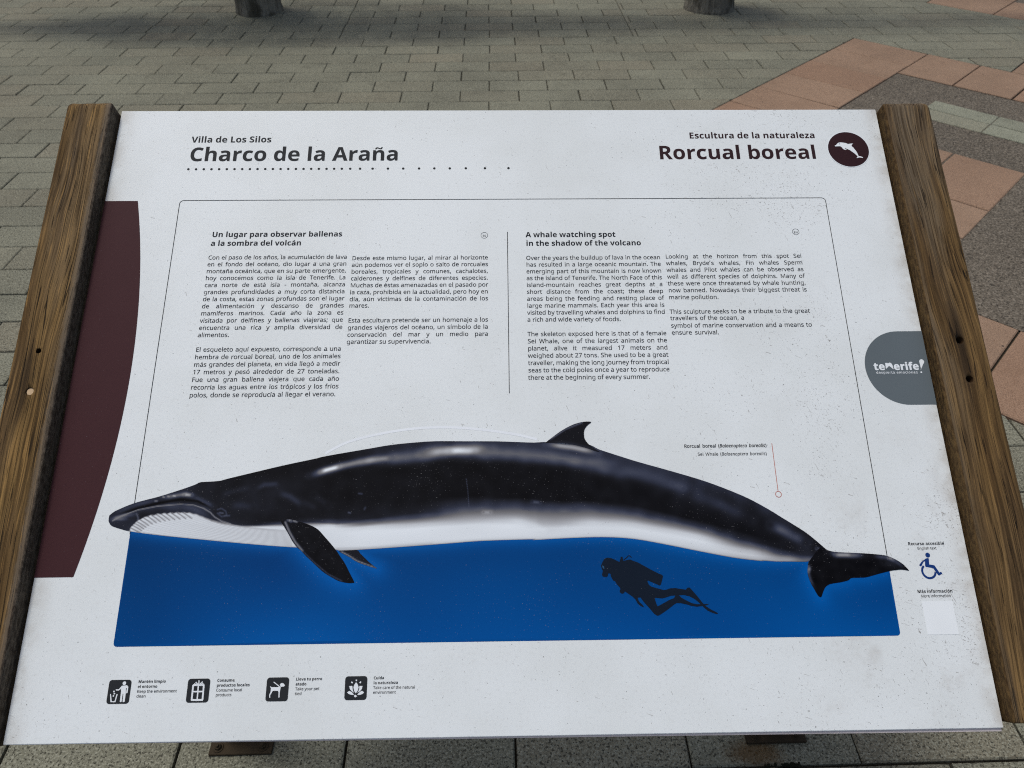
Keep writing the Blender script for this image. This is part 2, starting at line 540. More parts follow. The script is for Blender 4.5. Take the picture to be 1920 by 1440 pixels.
# ------------------------------------------------------------------ log posts at the back
def mat_log():
    n = NT('weathered_log')
    lane = n.noise(n.scale(16, 16, 3), 1, 5, 0.6)
    fine = n.noise(n.scale(120, 120, 9), 1, 4, 0.6)
    base = n.mix(n.rng(lane, 0.3, 0.7), (0.17, 0.155, 0.125), (0.32, 0.295, 0.235))
    base = n.mix(n.rng(fine, 0.45, 0.7, 0, 0.7), base, (0.022, 0.019, 0.013))
    base = n.mix(n.rng(n.noise(n.scale(7, 7, 5, (4, 0, 0)), 1, 4), 0.5, 0.66, 0, 0.7), base, (0.030, 0.028, 0.016))
    n.bsdf(Base_Color=base, Roughness=0.9)
    n.b.inputs['Specular IOR Level'].default_value = 0.15
    n.bump(n.math('ADD', fine, lane), 0.8, 0.012)
    return n.m
M_LOG = mat_log()
def log_post(x, y, r, label, seed):
    v, f, S = [], [], 48
    H = [(-0.035, 1.05), (0.0, 1.05), (0.02, 1.035), (0.06, 1.0), (0.12, 0.99)] + [(0.12 + 0.06 * i, 1.0 + 0.008 * i) for i in range(1, 25)] + [(1.58, 1.18), (1.60, 1.12)]
    for z, k in H:
        for a in range(S):
            t = 2 * math.pi * a / S
            d = noise.noise(Vector((math.cos(t) * 1.6 + seed, math.sin(t) * 1.6, z * 1.1))) * 0.055 + noise.noise(Vector((math.cos(t) * 6 + seed, math.sin(t) * 6, z * 2.2))) * 0.022
            rr = r * (k + d)
            v.append((x + rr * math.cos(t), y + rr * math.sin(t), z))
    for i in range(len(H) - 1):
        for a in range(S):
            b = (a + 1) % S
            f.append((i * S + a, i * S + b, (i + 1) * S + b, (i + 1) * S + a))
    f.append(tuple((len(H) - 1) * S + a for a in range(S)))
    o = link('log_post', mesh('log_post', v, f, smooth=True), None, [M_LOG])
    return tag(o, label, 'post', 'log posts standing on the paving')
log_post(-2.045, 7.12, 0.198, 'thick dark log post standing on the grey pavers behind the left half of the sign', 0.0)
log_post(1.945, 7.105, 0.213, 'thick dark log post standing on the grey pavers near the red tiles', 5.0)

# ------------------------------------------------------------------ the whale skeleton carried by the posts, above the frame
def skeleton():
    M = mat_plain('old_bone', (0.46, 0.42, 0.34), 0.8, 0.2)
    t = bpy.data.objects.new('whale_skeleton', None)
    COL.objects.link(t)
    t.location = (0, 6.9, 1.6)
    tag(t, 'long whale skeleton carried on the two log posts above the paving', 'skeleton')
    def lathe(v, f, cx, rad, S=14):
        b = len(v)
        for x, y, z, r in cx:
            for a in range(S):
                q = 2 * math.pi * a / S
                v.append((x, y + r * math.cos(q), z + r * math.sin(q)))
        for i in range(len(cx) - 1):
            for a in range(S):
                c = (a + 1) % S
                f.append((b + i * S + a, b + i * S + c, b + (i + 1) * S + c, b + (i + 1) * S + a))
        f.append(tuple(b + a for a in range(S)))
        f.append(tuple(b + (len(cx) - 1) * S + a for a in range(S))[::-1])
    for i in range(34):
        v, f = [], []
        x = -3.2 + 0.235 * i
        k = 1.0 - 0.6 * max(0, (i - 8) / 26.0)
        zc = 0.16 + 0.10 * math.sin(i * 0.1)
        lathe(v, f, [(x, 0, zc, 0.13 * k), (x + 0.03, 0, zc, 0.105 * k), (x + 0.14, 0, zc, 0.105 * k), (x + 0.175, 0, zc, 0.13 * k)], None)
        for dy, dz in ((0.0, 0.42), (0.40, 0.02), (-0.40, 0.02)):
            b = len(v)
            for (e, w) in ((0.0, 0.06), (1.0, 0.085)):
                for sx in (-1, 1):
                    for q in (-1, 1):
                        v.append((x + 0.09 + sx * w * k, dy * e * k + (q * 0.02 if dy == 0 else 0), zc + dz * e * k + (q * 0.02 if dy else 0)))
            f += [(b, b + 1, b + 5, b + 4), (b + 2, b + 3, b + 7, b + 6), (b, b + 2, b + 6, b + 4), (b + 1, b + 3, b + 7, b + 5), (b + 4, b + 5, b + 7, b + 6)]
        link('vertebra', mesh('vertebra', v, f), t, [M])
    for i in range(12):
        for sd_ in (-1, 1):
            v, f, S = [], [], 8
            x = -3.1 + 0.235 * i
            L = 0.55 + 0.22 * math.sin(math.pi * (i + 1) / 13.0)
            P = []
            for q in np.linspace(0, 1, 12):
                a = 0.25 + 2.0 * q
                P.append((x - 0.12 * q, sd_ * L * math.sin(a) * 0.85, 0.12 + L * (math.cos(a) - 1.0) * 0.85))
            for n_, p in enumerate(P):
                for a in range(S):
                    w = 2 * math.pi * a / S
                    v.append((p[0] + 0.035 * math.cos(w), p[1] + 0.02 * math.sin(w), p[2] + 0.02 * math.cos(w + 1)))
            for n_ in range(len(P) - 1):
                for a in range(S):
                    c = (a + 1) % S
                    f.append((n_ * S + a, n_ * S + c, (n_ + 1) * S + c, (n_ + 1) * S + a))
            link('rib', mesh('rib', v, f, smooth=True), t, [M])
    v, f = [], []
    lathe(v, f, [(-4.9, 0, 0.0, 0.03), (-4.5, 0, 0.03, 0.12), (-4.0, 0, 0.08, 0.26), (-3.6, 0, 0.14, 0.42), (-3.35, 0, 0.16, 0.36), (-3.22, 0, 0.16, 0.14)], None, 20)
    for q in range(len(v)):
        v[q] = (v[q][0], v[q][1], 0.1 + (v[q][2] - 0.1) * 0.5)
    link('skull', mesh('skull', v, f, smooth=True), t, [M])
skeleton()

# ------------------------------------------------------------------ the information board
def frame_matrix():
    T = Vector((-0.59351, 0.38877, 0.88527))
    U = Vector((0.999962, -0.007051, -0.005087))
    V = Vector((0.008654, 0.863324, 0.504576))
    N = U.cross(V).normalized()
    return Matrix(((U.x, V.x, N.x, T.x), (U.y, V.y, N.y, T.y), (U.z, V.z, N.z, T.z), (0, 0, 0, 1)))
BM = frame_matrix()
board = bpy.data.objects.new('information_board', None)
COL.objects.link(board)
board.location = (0.0, 0.80, 0.0)
tag(board, 'tilted white information board between two timber rails, printed with a whale over blue sea', 'sign')
bpy.context.view_layer.update()
B_INV = Matrix.Translation((0, -0.80, 0))
def on_board(name, me, mats, parent=None):
    o = link(name, me, parent or board, mats)
    if parent is None:
        o.matrix_local = B_INV @ BM
    return o

PW, PH = 1.2, 0.9059
def slab(x0, x1, y0, y1, z0, z1, c=0.0):
    bm = bmesh.new()
    r = bmesh.ops.create_cube(bm, size=1.0)
    for w in r['verts']:
        w.co = ((x0 + x1) / 2 + w.co.x * (x1 - x0), (y0 + y1) / 2 + w.co.y * (y1 - y0), (z0 + z1) / 2 + w.co.z * (z1 - z0))
    if c:
        bmesh.ops.bevel(bm, geom=list(bm.edges), offset=c, segments=2, affect='EDGES')
    me = bpy.data.meshes.new('slab')
    bm.to_mesh(me)
    bm.free()
    return me
panel = on_board('panel', slab(0, PW, 0, PH, -0.0028, 0.0, 0.0006), [M_PANEL])
on_board('core_sheet', slab(0.001, PW - 0.001, 0.001, PH - 0.001, -0.0046, -0.0029), [M_CORE])
bk = slab(0.0, PW, -0.0008, PH, -0.0084, -0.0047, 0.0004)
for w in bk.vertices:                        # the lower sheet has slipped out a little towards the right
    if w.co.y < 0.1:
        w.co.y -= 0.0036 * max(0.0, w.co.x - 0.25)
on_board('backing_sheet', bk, [M_BACK])

# --- side rails: rounded worn timbers with screw holes
def rail_mesh(u0, u1, v0, v1, e0, e1, seed, ri, ro, flip):
    """rounded section; ri = round on the panel side, ro = on the outer side"""
    prof = []
    def arc(cx, cy, r, a0, a1, n=6):
        for i in range(n + 1):
            a = math.radians(a0 + (a1 - a0) * i / n)
            prof.append((cx + r * math.cos(a), cy + r * math.sin(a)))
    rl, rr = (ro, ri) if not flip else (ri, ro)
    prof.append((u0, e0))
    for i in range(1, 6):
        prof.append((u0 + (u1 - u0) * i / 6, e0))
    prof.append((u1, e0))
    for i in range(1, 5):
        prof.append((u1, e0 + (e1 - rr - e0) * i / 5))
    arc(u1 - rr, e1 - rr, rr, 0, 90)
    for i in range(1, 10):
        prof.append((u1 - rr + (u0 + rl - u1 + rr) * i / 10, e1))
    arc(u0 + rl, e1 - rl, rl, 90, 180)
    for i in range(1, 5):
        prof.append((u0, e1 - rl + (e0 - e1 + rl) * i / 5))
    n = len(prof)
    L = v1 - v0
    ts = [0, 0.002, 0.006] + [0.012 + (L - 0.030) * i / 90 for i in range(91)] + [L - 0.012, L - 0.007, L - 0.003, L]
    cu, ce = (u0 + u1) / 2, (e0 + e1) / 2
    v, f = [], []
    for t in ts:
        tail = max(0.0, 0.006 - t) / 0.006
        head = max(0.0, t - (L - 0.008)) / 0.008
        k = 1 - 0.03 * tail ** 2 - 0.07 * head ** 2.2
        for (a, b) in prof:
            p = Vector((a * 14 + seed, t * 1.6, b * 14))
            q = Vector((a * 60 + seed, t * 5, b * 60))
            w = noise.noise(p) * 0.0013 + noise.noise(q) * 0.0010
            v.append((cu + (a - cu) * k + w * 0.8, v0 + t, ce + (b - ce) * (k if b > ce else 1.0) + w))
    for i in range(len(ts) - 1):
        for j in range(n):
            j2 = (j + 1) % n
            f.append((i * n + j, (i + 1) * n + j, (i + 1) * n + j2, i * n + j2))
    f.append(tuple(range(n)))
    f.append(tuple((len(ts) - 1) * n + j for j in range(n))[::-1])
    me = mesh('rail', v, f, smooth=True)
    bm = bmesh.new()
    bm.from_mesh(me)
    bmesh.ops.recalc_face_normals(bm, faces=bm.faces)
    bm.to_mesh(me)
    bm.free()
    return me

def drill(me, holes, mat):
    """bore real holes into a rail mesh (u, v, radius, depth from the top)"""
    o = bpy.data.objects.new('rail_blank', me)
    COL.objects.link(o)
    cut = []
    for (u, v, r, z0) in holes:
        bm = bmesh.new()
        bmesh.ops.create_cone(bm, cap_ends=True, segments=20, radius1=r * 0.85, radius2=r * 1.05, depth=0.06,
                              matrix=Matrix.Translation((u, v, z0 + 0.03)))
        cm = bpy.data.meshes.new('bit')
        bm.to_mesh(cm)
        bm.free()
        cm.materials.append(mat)
        c = bpy.data.objects.new('bit', cm)
        COL.objects.link(c)
        md = o.modifiers.new('bore', 'BOOLEAN')
        md.operation = 'DIFFERENCE'
        md.object = c
        md.solver = 'EXACT'
        try:
            md.material_mode = 'TRANSFER'
        except Exception:
            pass
        cut.append(c)
    bpy.context.view_layer.update()
    dg = bpy.context.evaluated_depsgraph_get()
    out = bpy.data.meshes.new_from_object(o.evaluated_get(dg))
    for c in cut + [o]:
        bpy.data.objects.remove(c)
    return out

me = rail_mesh(-0.075, -0.0045, -0.002, 0.906, -0.075, 0.0205, 2.0, 0.0026, 0.007, False)
me.materials.append(M_WOODL)
me = drill(me, [(-0.0395, 0.4925, 0.0042, 0.004), (-0.0405, 0.4345, 0.0062, 0.012)], M_HOLE)
rl = on_board('side_rail', me, [])
rl['label'] = 'golden brown timber rail with a pale dowel on the left'
bm = bmesh.new()
bmesh.ops.create_cone(bm, cap_ends=True, segments=18, radius1=0.0058, radius2=0.0058, depth=0.012, matrix=Matrix.Translation((-0.0405, 0.4345, 0.0125)))
bmesh.ops.bevel(bm, geom=[e for e in bm.edges if e.verts[0].co.z > 0.015 and e.verts[1].co.z > 0.015], offset=0.001, segments=2, affect='EDGES')
pm = bpy.data.meshes.new('wooden_plug')
bm.to_mesh(pm)
bm.free()
on_board('wooden_plug', pm, [M_PLUG], rl)
me = rail_mesh(1.2035, 1.2830, 0.0065, 0.906, -0.075, 0.0165, 8.0, 0.0026, 0.015, True)
me.materials.append(M_WOODR)
me = drill(me, [(1.2415, 0.4995, 0.0060, -0.004), (1.2430, 0.4415, 0.0056, -0.002)], M_HOLE)
rr_ = on_board('side_rail', me, [])
rr_['label'] = 'dark brown timber rail with two screw holes on the right'

# --- legs and base plates
def world_part(name, me, mats, parent=None):
    o = link(name, me, parent or board, mats)
    if parent is None:
        o.matrix_local = B_INV
    return o
def bolt_mesh(x, y, z):
    bm = bmesh.new()
    bmesh.ops.create_cone(bm, cap_ends=True, segments=24, radius1=0.0125, radius2=0.0115, depth=0.0025, matrix=Matrix.Translation((x, y, z + 0.00125)))
    bmesh.ops.create_cone(bm, cap_ends=True, segments=6, radius1=0.008, radius2=0.0078, depth=0.007, matrix=Matrix.Translation((x, y, z + 0.006)) @ Matrix.Rotation(random.random(), 4, 'Z'))
    bmesh.ops.create_cone(bm, cap_ends=True, segments=16, radius1=0.0042, radius2=0.004, depth=0.006, matrix=Matrix.Translation((x, y, z + 0.0125)))
    m = bpy.data.meshes.new('bolt')
    bm.to_mesh(m)
    bm.free()
    return m
for sx, (xa, xb, y0) in ((0, (-0.688, -0.542, 0.735)), (1, (0.572, 0.714, 0.729))):
    pl = world_part('base_plate', slab(xa, xb, y0, y0 + 0.15, 0.001, 0.009, 0.001), [M_STEEL])
    for bx in (xa + 0.020, xb - 0.022):
        for by in (y0 + 0.016, y0 + 0.132):
            world_part('bolt', bolt_mesh(bx, by, 0.009), [M_STEEL], pl)
    cx = (xa + xb) / 2
    lx = -0.632 if sx == 0 else 0.643
    ztop = 0.885 + (0.80 - 0.389) * 0.5845 - 0.092
    leg = slab(lx - 0.035, lx + 0.035, y0 + 0.036, y0 + 0.112, 0.0095, ztop, 0.004)
    for w in leg.vertices:
        if w.co.z > 0.5:
            w.co.z += (w.co.y - (y0 + 0.074)) * 0.5845
    for w in leg.vertices:                   # grain runs along local Y
        w.co = Vector((w.co.x, w.co.z, -w.co.y))
    lo = world_part('leg', leg, [M_WOODL])
    lo.matrix_local = B_INV @ Matrix.Rotation(math.pi / 2, 4, 'X')
    leg.update()

# ---- letter outlines of a humanist sans (r regular, b bold, i italic), units of 1/1000 em: key advance contour contour ...
GLYPHS = """
sp 175
rA 429 0,0,187,482,242,482,428,0,366,0,308,148,118,148,61,0 138,202,290,202,236,347,235,352,233,358,230,367,227,376,224,386,221,396,218,405,216,413,214,419,210,405,207,392,203,378,199,366,196,356,193,347
rB 437 65,0,65,480,202,480,257,477,303,468,338,453,364,431,379,400,384,361,382,334,374,311,361,290,343,274,320,262,293,255,293,251,312,247,331,241,348,234,363,224,376,212,386,197,394,180,399,160,400,136,395,96,380,63,356,36,322,16,282,4,234,0 126,275,214,275,251,278,279,284,299,295,312,310,319,330,322,354,319,378,309,397,294,411,272,420,242,426,205,428,126,428 126,51,222,51,261,54,290,62,311,76,325,94,333,116,336,141,333,165,324,185,310,202,288,215,257,222,218,225,126,225
rC 424 261,-7,215,-3,174,7,139,24,109,46,85,75,65,109,52,149,44,192,41,240,44,287,53,330,67,368,88,403,114,431,146,455,183,472,225,483,271,486,320,483,364,474,404,458,379,407,364,413,348,420,330,425,311,430,292,432,271,433,223,427,182,410,149,381,124,343,110,296,105,240,109,184,123,137,146,98,178,69,219,52,270,46,291,47,311,49,330,52,348,56,367,60,385,65,385,13,367,7,348,2,329,-2,309,-5,286,-6
rD 490 65,0,65,480,213,480,259,477,301,468,338,453,371,432,398,406,420,374,436,336,446,293,449,244,442,170,420,109,383,61,333,27,272,7,199,0 126,52,191,52,299,73,364,136,385,242,380,301,364,348,338,383,302,408,258,423,204,428,126,428
rE 373 65,0,65,480,333,480,333,426,126,426,126,277,321,277,321,224,126,224,126,53,333,53,333,0
rF 349 65,0,65,480,333,480,333,426,126,426,126,257,320,257,320,203,126,203,126,0
rG 489 271,-7,224,-3,182,7,145,23,114,46,88,74,67,108,53,148,44,191,41,240,44,288,54,331,71,370,93,404,121,433,155,456,195,473,240,483,289,486,316,485,341,483,366,479,389,473,411,466,433,458,410,406,392,413,373,419,352,425,331,430,309,432,286,433,233,427,188,410,152,381,125,343,109,296,104,240,106,203,112,169,123,139,137,112,157,89,181,70,210,57,245,48,285,46,305,46,323,47,338,49,353,51,366,54,379,57,379,199,273,199,273,253,439,253,439,18,413,10,387,4,361,-1,333,-4,303,-6
rH 498 65,0,65,480,126,480,126,277,371,277,371,480,432,480,432,0,371,0,371,224,126,224,126,0
rI 228 27,0,27,35,83,48,83,431,27,445,27,480,200,480,200,445,144,431,144,48,200,35,200,0
rJ 183 -3,-128,-13,-127,-22,-127,-31,-125,-39,-123,-46,-121,-52,-119,-52,-68,-45,-70,-37,-71,-30,-73,-21,-74,-13,-74,-4,-75,7,-74,18,-72,28,-68,37,-62,45,-54,52,-44,58,-32,61,-16,62,3,62,480,122,480,122,7,118,-35,107,-69,88,-95,63,-113,32,-124
rK 416 65,0,65,480,126,480,126,243,139,258,153,274,167,289,181,304,194,319,208,334,338,480,408,480,218,271,416,0,345,0,175,229,126,186,126,0
rL 352 65,0,65,480,126,480,126,54,335,54,335,0
rM 609 65,0,65,480,154,480,302,87,305,87,455,480,544,480,544,0,484,0,484,295,484,318,485,341,486,364,487,385,488,404,489,420,486,420,326,0,277,0,119,420,116,420,117,405,119,386,120,364,120,340,121,316,121,291,121,0
rN 510 65,0,65,480,135,480,391,83,394,83,393,91,393,102,392,115,391,130,391,145,390,162,389,178,389,194,389,209,389,480,445,480,445,0,375,0,118,398,116,398,117,381,118,362,119,340,120,316,121,292,121,268,121,0
rO 525 263,-7,216,-3,174,7,139,24,109,48,84,76,65,111,52,150,44,193,41,241,44,288,52,331,65,370,84,404,109,433,139,456,174,473,216,483,263,487,309,484,349,473,384,456,414,433,439,405,458,370,472,331,481,288,484,240,481,193,472,150,458,110,439,76,414,47,384,24,349,7,308,-3 263,46,312,51,352,69,382,98,403,137,416,184,420,240,416,297,403,344,382,382,352,411,313,428,263,434,214,428,174,411,143,382,122,344,109,297,105,240,109,184,122,137,143,98,173,69,213,51
rP 406 65,0,65,480,192,480,249,475,295,463,329,443,353,415,367,380,372,338,370,313,364,288,354,264,340,243,320,224,294,208,263,196,225,189,181,187,126,187,126,0 126,238,174,238,216,241,250,248,276,261,295,279,306,304,310,336,306,364,296,387,280,405,257,418,225,425,187,428,126,428
rQ 525 372,-114,279,-6,275,-6,272,-7,270,-7,268,-7,265,-7,263,-7,216,-3,174,7,139,24,109,48,84,76,65,111,52,150,44,193,41,241,44,288,52,331,65,370,84,404,109,433,139,456,174,473,216,483,263,487,309,484,349,473,384,456,414,433,439,405,458,370,472,331,481,288,484,240,480,185,468,135,448,91,421,54,386,25,344,5,459,-114 263,46,312,51,352,69,382,98,403,137,416,184,420,240,416,297,403,344,382,382,352,411,313,428,263,434,214,428,174,411,143,382,122,344,109,297,105,240,109,184,122,137,143,98,173,69,213,51
rR 418 65,0,65,480,197,480,252,476,296,464,329,446,353,419,367,385,372,343,370,319,366,298,358,279,348,264,336,250,322,239,307,229,292,221,276,215,408,0,337,0,221,198,126,198,126,0 126,249,197,249,233,252,261,259,283,272,298,290,307,313,310,340,306,369,297,391,281,407,259,418,230,425,194,427,126,427
rS 369 166,-7,140,-6,115,-4,91,-1,70,4,51,9,34,16,34,74,52,67,72,60,94,54,119,50,143,47,169,46,201,48,228,55,249,66,265,82,274,101,277,123,276,138,272,151,267,163,258,173,247,183,232,192,214,202,191,212,164,222,126,238,96,256,72,276,54,300,44,329,40,364,42,388,49,410,60,429,74,446,92,460,114,471,138,480,165,485,193,486,219,485,243,483,266,479,287,473,307,467,326,459,307,408,290,414,272,420,253,426,233,430,213,432,192,433,165,431,142,425,124,414,112,400,104,383,101,363,103,348,106,335,111,323,120,313,131,303,144,294,161,285,182,276,206,267,233,256,257,245,278,233,296,221,310,207,322,191,330,173,335,152,337,128,332,89,317,56,291,29,256,9,215,-3
rT 373 156,0,156,426,7,426,7,480,366,480,366,426,217,426,217,0
rU 491 243,-7,188,-1,143,15,107,42,81,78,66,121,60,171,60,480,121,480,121,169,124,133,135,102,152,78,176,60,208,49,246,46,286,50,317,61,341,80,357,106,367,135,370,169,370,480,430,480,430,169,428,137,421,107,410,80,394,55,373,34,348,16,318,4,283,-4
rV 403 171,0,0,480,63,480,171,172,178,153,184,134,189,117,194,100,198,83,201,67,205,83,209,100,214,117,219,135,225,154,232,173,339,480,403,480,232,0
rW 625 135,0,8,480,71,480,146,187,151,166,155,146,160,127,163,108,166,90,169,73,171,91,175,110,179,130,183,150,188,170,194,190,279,480,341,480,429,188,435,167,440,147,445,127,449,107,453,89,455,73,458,90,461,108,465,127,469,146,474,167,479,187,553,480,616,480,488,0,427,0,334,314,330,327,327,340,323,353,320,366,317,377,314,388,312,397,311,404,310,409,309,401,306,389,303,372,298,352,293,333,287,312,196,0
rX 394 3,0,162,250,13,480,80,480,197,291,316,480,379,480,231,251,391,0,322,0,195,208,66,0
rY 380 160,0,160,183,0,480,66,480,190,244,315,480,380,480,220,186,220,0
rZ 384 26,0,26,46,278,426,34,426,34,480,351,480,351,434,99,54,358,54,358,0
ra 377 144,-7,114,-4,86,5,63,19,45,40,34,67,31,100,36,133,50,161,73,183,106,200,150,210,203,215,265,217,265,238,262,265,256,286,245,301,230,311,212,316,190,318,172,317,154,315,136,310,120,304,104,298,89,291,71,335,87,343,106,350,126,357,148,362,170,365,193,366,233,363,266,353,291,337,308,314,319,283,322,245,322,0,279,0,268,51,265,51,249,33,233,19,216,7,196,0,173,-5 158,41,187,44,212,52,234,66,251,86,261,112,264,144,264,176,211,174,171,170,140,163,118,152,103,138,95,121,92,99,94,81,100,66,110,55,124,47,140,43
rb 413 228,-7,201,-5,178,0,158,9,142,20,128,32,116,46,111,46,99,0,57,0,57,510,116,510,116,386,116,371,116,357,115,344,114,331,114,321,113,312,116,312,128,327,142,339,158,351,178,359,201,364,228,366,269,361,305,345,335,319,358,283,372,237,376,180,372,123,358,77,335,40,305,14,269,-1 219,42,248,46,273,58,291,78,304,105,312,139,315,181,304,256,272,302,218,317,183,313,157,302,138,284,126,258,119,224,116,182,116,179,119,138,126,105,138,78,157,58,184,46
rc 322 201,-7,171,-5,143,2,117,13,93,28,74,48,58,73,46,103,39,138,37,178,39,220,47,256,59,286,76,311,96,332,119,347,146,358,174,365,206,367,224,366,241,364,259,361,275,357,288,352,300,347,282,298,271,302,258,306,244,310,230,313,217,314,204,315,145,300,110,254,98,179,101,139,110,105,124,79,144,60,170,48,201,44,220,45,237,47,253,50,267,55,281,60,294,65,294,13,282,7,268,2,254,-2,239,-4,221,-6
rd 413 185,-7,143,-2,107,14,77,40,55,76,41,123,37,179,41,236,55,283,78,319,108,346,144,361,185,367,211,365,234,360,254,351,270,340,285,328,297,314,301,314,300,320,300,329,299,339,298,350,297,359,297,367,297,510,356,510,356,0,308,0,300,48,297,48,285,34,271,21,254,9,234,0,211,-5 194,42,228,46,255,56,274,74,287,98,295,129,298,168,298,179,295,220,288,254,275,282,256,302,229,314,193,318,164,313,140,301,122,280,109,252,101,218,98,178,101,138,109,105,122,78,141,58,165,46
re 379 210,-7,177,-4,147,3,120,14,96,30,75,51,59,76,47,106,39,140,37,177,39,215,46,249,57,279,72,305,90,326,112,344,138,357,166,364,196,367,226,364,252,358,276,347,296,331,313,312,327,290,337,264,343,235,345,204,345,169,98,169,102,131,113,100,129,76,152,58,180,47,213,44,235,44,255,46,274,50,292,55,310,61,328,69,328,17,310,9,292,4,274,-1,255,-4,234,-6 99,216,283,216,280,244,273,269,262,290,245,306,223,315,195,318,169,315,147,306,129,291,114,271,105,245
rf 231 73,0,73,314,10,314,10,342,73,362,73,383,77,425,87,458,104,483,127,500,156,510,190,514,204,513,217,512,229,510,241,507,251,505,260,502,244,455,237,458,229,460,220,462,210,464,201,465,191,465,173,463,158,457,147,446,139,430,134,409,132,383,132,360,223,360,223,314,132,314,132,0
rg 413 195,-161,145,-159,102,-151,65,-138,65,-84,103,-100,148,-109,198,-112,227,-109,251,-100,271,-85,286,-65,295,-40,298,-11,298,3,298,10,298,17,298,27,299,36,299,43,300,48,297,48,268,17,231,-1,185,-7,142,-1,106,15,76,42,54,79,41,125,37,179,41,233,54,278,76,316,106,344,142,361,185,367,208,365,229,361,249,353,267,343,283,329,298,312,301,312,309,360,356,360,356,-6,352,-53,338,-92,317,-122,286,-144,245,-157 194,42,227,45,253,55,273,71,287,94,295,126,298,165,298,179,295,224,287,259,273,285,252,303,226,313,193,317,165,313,142,301,123,281,109,254,101,220,98,179,101,138,109,104,123,77,141,57,165,46
rh 415 57,0,57,510,116,510,116,361,116,343,115,326,113,310,117,310,130,327,146,341,164,352,185,360,206,364,229,366,269,363,302,352,328,335,346,310,357,276,361,234,361,0,302,0,302,230,293,278,266,307,222,317,186,313,158,302,139,283,126,257,119,225,116,186,116,0
ri 173 87,420,78,421,70,424,62,429,57,436,54,446,52,457,54,469,57,479,62,486,70,491,78,494,87,495,96,494,104,491,111,486,117,479,120,469,122,457,120,446,117,436,111,429,104,424,96,421 57,0,57,360,116,360,116,0
rj 173 87,420,78,421,70,424,62,429,57,436,54,446,52,457,54,469,57,479,62,486,70,491,78,494,87,495,96,494,104,491,111,486,117,479,120,469,122,457,120,446,117,436,111,429,104,424,96,421 15,-161,4,-161,-6,-160,-15,-159,-23,-157,-30,-155,-37,-153,-37,-105,-30,-107,-23,-109,-16,-110,-9,-111,-1,-112,7,-112,21,-111,33,-107,43,-100,51,-90,56,-75,57,-56,57,360,116,360,116,-54,113,-85,105,-111,92,-133,73,-148,47,-158
rk 359 57,0,57,510,116,510,116,244,115,236,115,226,115,216,114,204,114,194,113,185,116,185,119,189,123,195,128,201,133,208,138,214,144,221,149,228,154,234,158,238,273,360,343,360,197,206,353,0,281,0,156,168,116,132,116,0
rl 173 57,0,57,510,116,510,116,0
rm 628 57,0,57,360,105,360,113,311,117,311,129,328,144,342,162,353,182,361,202,365,223,367,273,360,310,340,333,306,336,306,350,325,366,340,386,352,407,360,429,365,452,367,489,363,520,353,543,335,560,310,570,277,574,234,574,0,515,0,515,232,507,279,483,308,442,317,410,314,385,304,367,287,355,264,347,234,345,199,345,0,286,0,286,232,278,279,253,308,212,317,180,313,155,302,137,283,125,258,118,226,116,187,116,0
rn 415 57,0,57,360,105,360,113,311,117,311,130,328,146,342,165,353,186,361,208,365,230,367,270,363,302,353,328,335,346,310,357,277,361,234,361,0,302,0,302,230,293,278,266,307,222,317,186,313,158,302,139,283,126,258,119,226,116,187,116,0
ro 406 202,-7,172,-4,143,3,117,15,94,32,75,53,58,79,46,109,39,143,37,181,42,236,57,282,82,318,116,345,156,361,204,367,236,364,264,357,290,345,314,328,333,307,349,282,361,252,368,218,370,181,365,126,350,79,325,42,291,15,250,-1 203,42,237,46,263,59,283,80,298,107,306,141,309,181,306,220,298,253,283,281,263,301,236,313,203,317,169,313,143,301,123,281,109,253,101,220,98,181,101,141,109,107,123,80,143,59,170,46
rp 413 57,-161,57,360,105,360,113,311,116,311,128,326,142,339,158,351,178,360,201,365,228,367,270,362,305,346,335,320,358,284,372,238,376,181,372,124,358,78,335,41,305,14,269,-1,228,-7,202,-5,179,0,159,9,142,20,128,32,116,46,112,46,113,37,114,28,115,17,116,6,116,-4,116,-13,116,-161 219,42,240,44,258,50,273,60,286,74,296,90,305,110,310,132,314,155,315,181,312,220,304,253,291,280,272,301,248,313,218,317,185,314,159,303,140,286,127,262,119,231,116,192,116,181,119,140,126,106,138,78,157,58,184,46
rq 413 297,-161,297,-7,297,1,297,11,298,21,298,31,299,40,300,48,296,48,285,34,270,21,254,9,234,0,210,-5,183,-7,143,-2,107,14,78,40,55,76,41,123,37,179,42,236,55,283,78,319,108,346,144,361,185,367,212,365,235,360,255,351,271,339,286,326,298,311,300,311,309,360,356,360,356,-161 195,42,228,46,255,56,274,73,287,97,295,128,298,167,298,179,295,221,287,255,275,282,256,302,228,314,193,318,164,313,140,301,122,280,108,252,101,218,98,178,101,139,109,105,122,78,141,58,165,46
rr 277 57,0,57,360,105,360,112,294,115,294,128,313,143,330,160,345,179,357,201,364,225,367,232,367,239,366,247,366,254,365,261,364,267,363,260,308,254,310,248,311,241,312,234,312,227,313,221,313,203,311,186,306,169,298,154,286,141,272,131,256,123,236,118,215,116,192,116,0
rs 322 148,-7,124,-6,102,-4,83,-1,66,4,50,9,35,16,35,70,50,63,68,56,87,50,107,45,128,42,149,41,176,43,198,47,214,55,225,66,232,79,234,94,234,103,231,111,227,118,221,125,212,133,200,140,186,147,168,155,146,164,124,173,104,182,86,191,71,200,58,211,48,223,40,237,36,253,34,271,38,299,51,323,72,342,99,356,132,364,169,367,191,366,211,364,231,360,249,355,267,350,284,343,264,296,248,301,233,307,216,312,200,315,183,318,165,318,143,317,124,313,110,307,99,298,93,287,91,275,92,265,95,257,99,249,107,243,116,236,129,229,144,222,162,215,183,206,205,198,225,189,242,180,257,170,269,159,279,147,286,133,290,118,291,99,287,67,274,41,253,20,224,5,189,-4
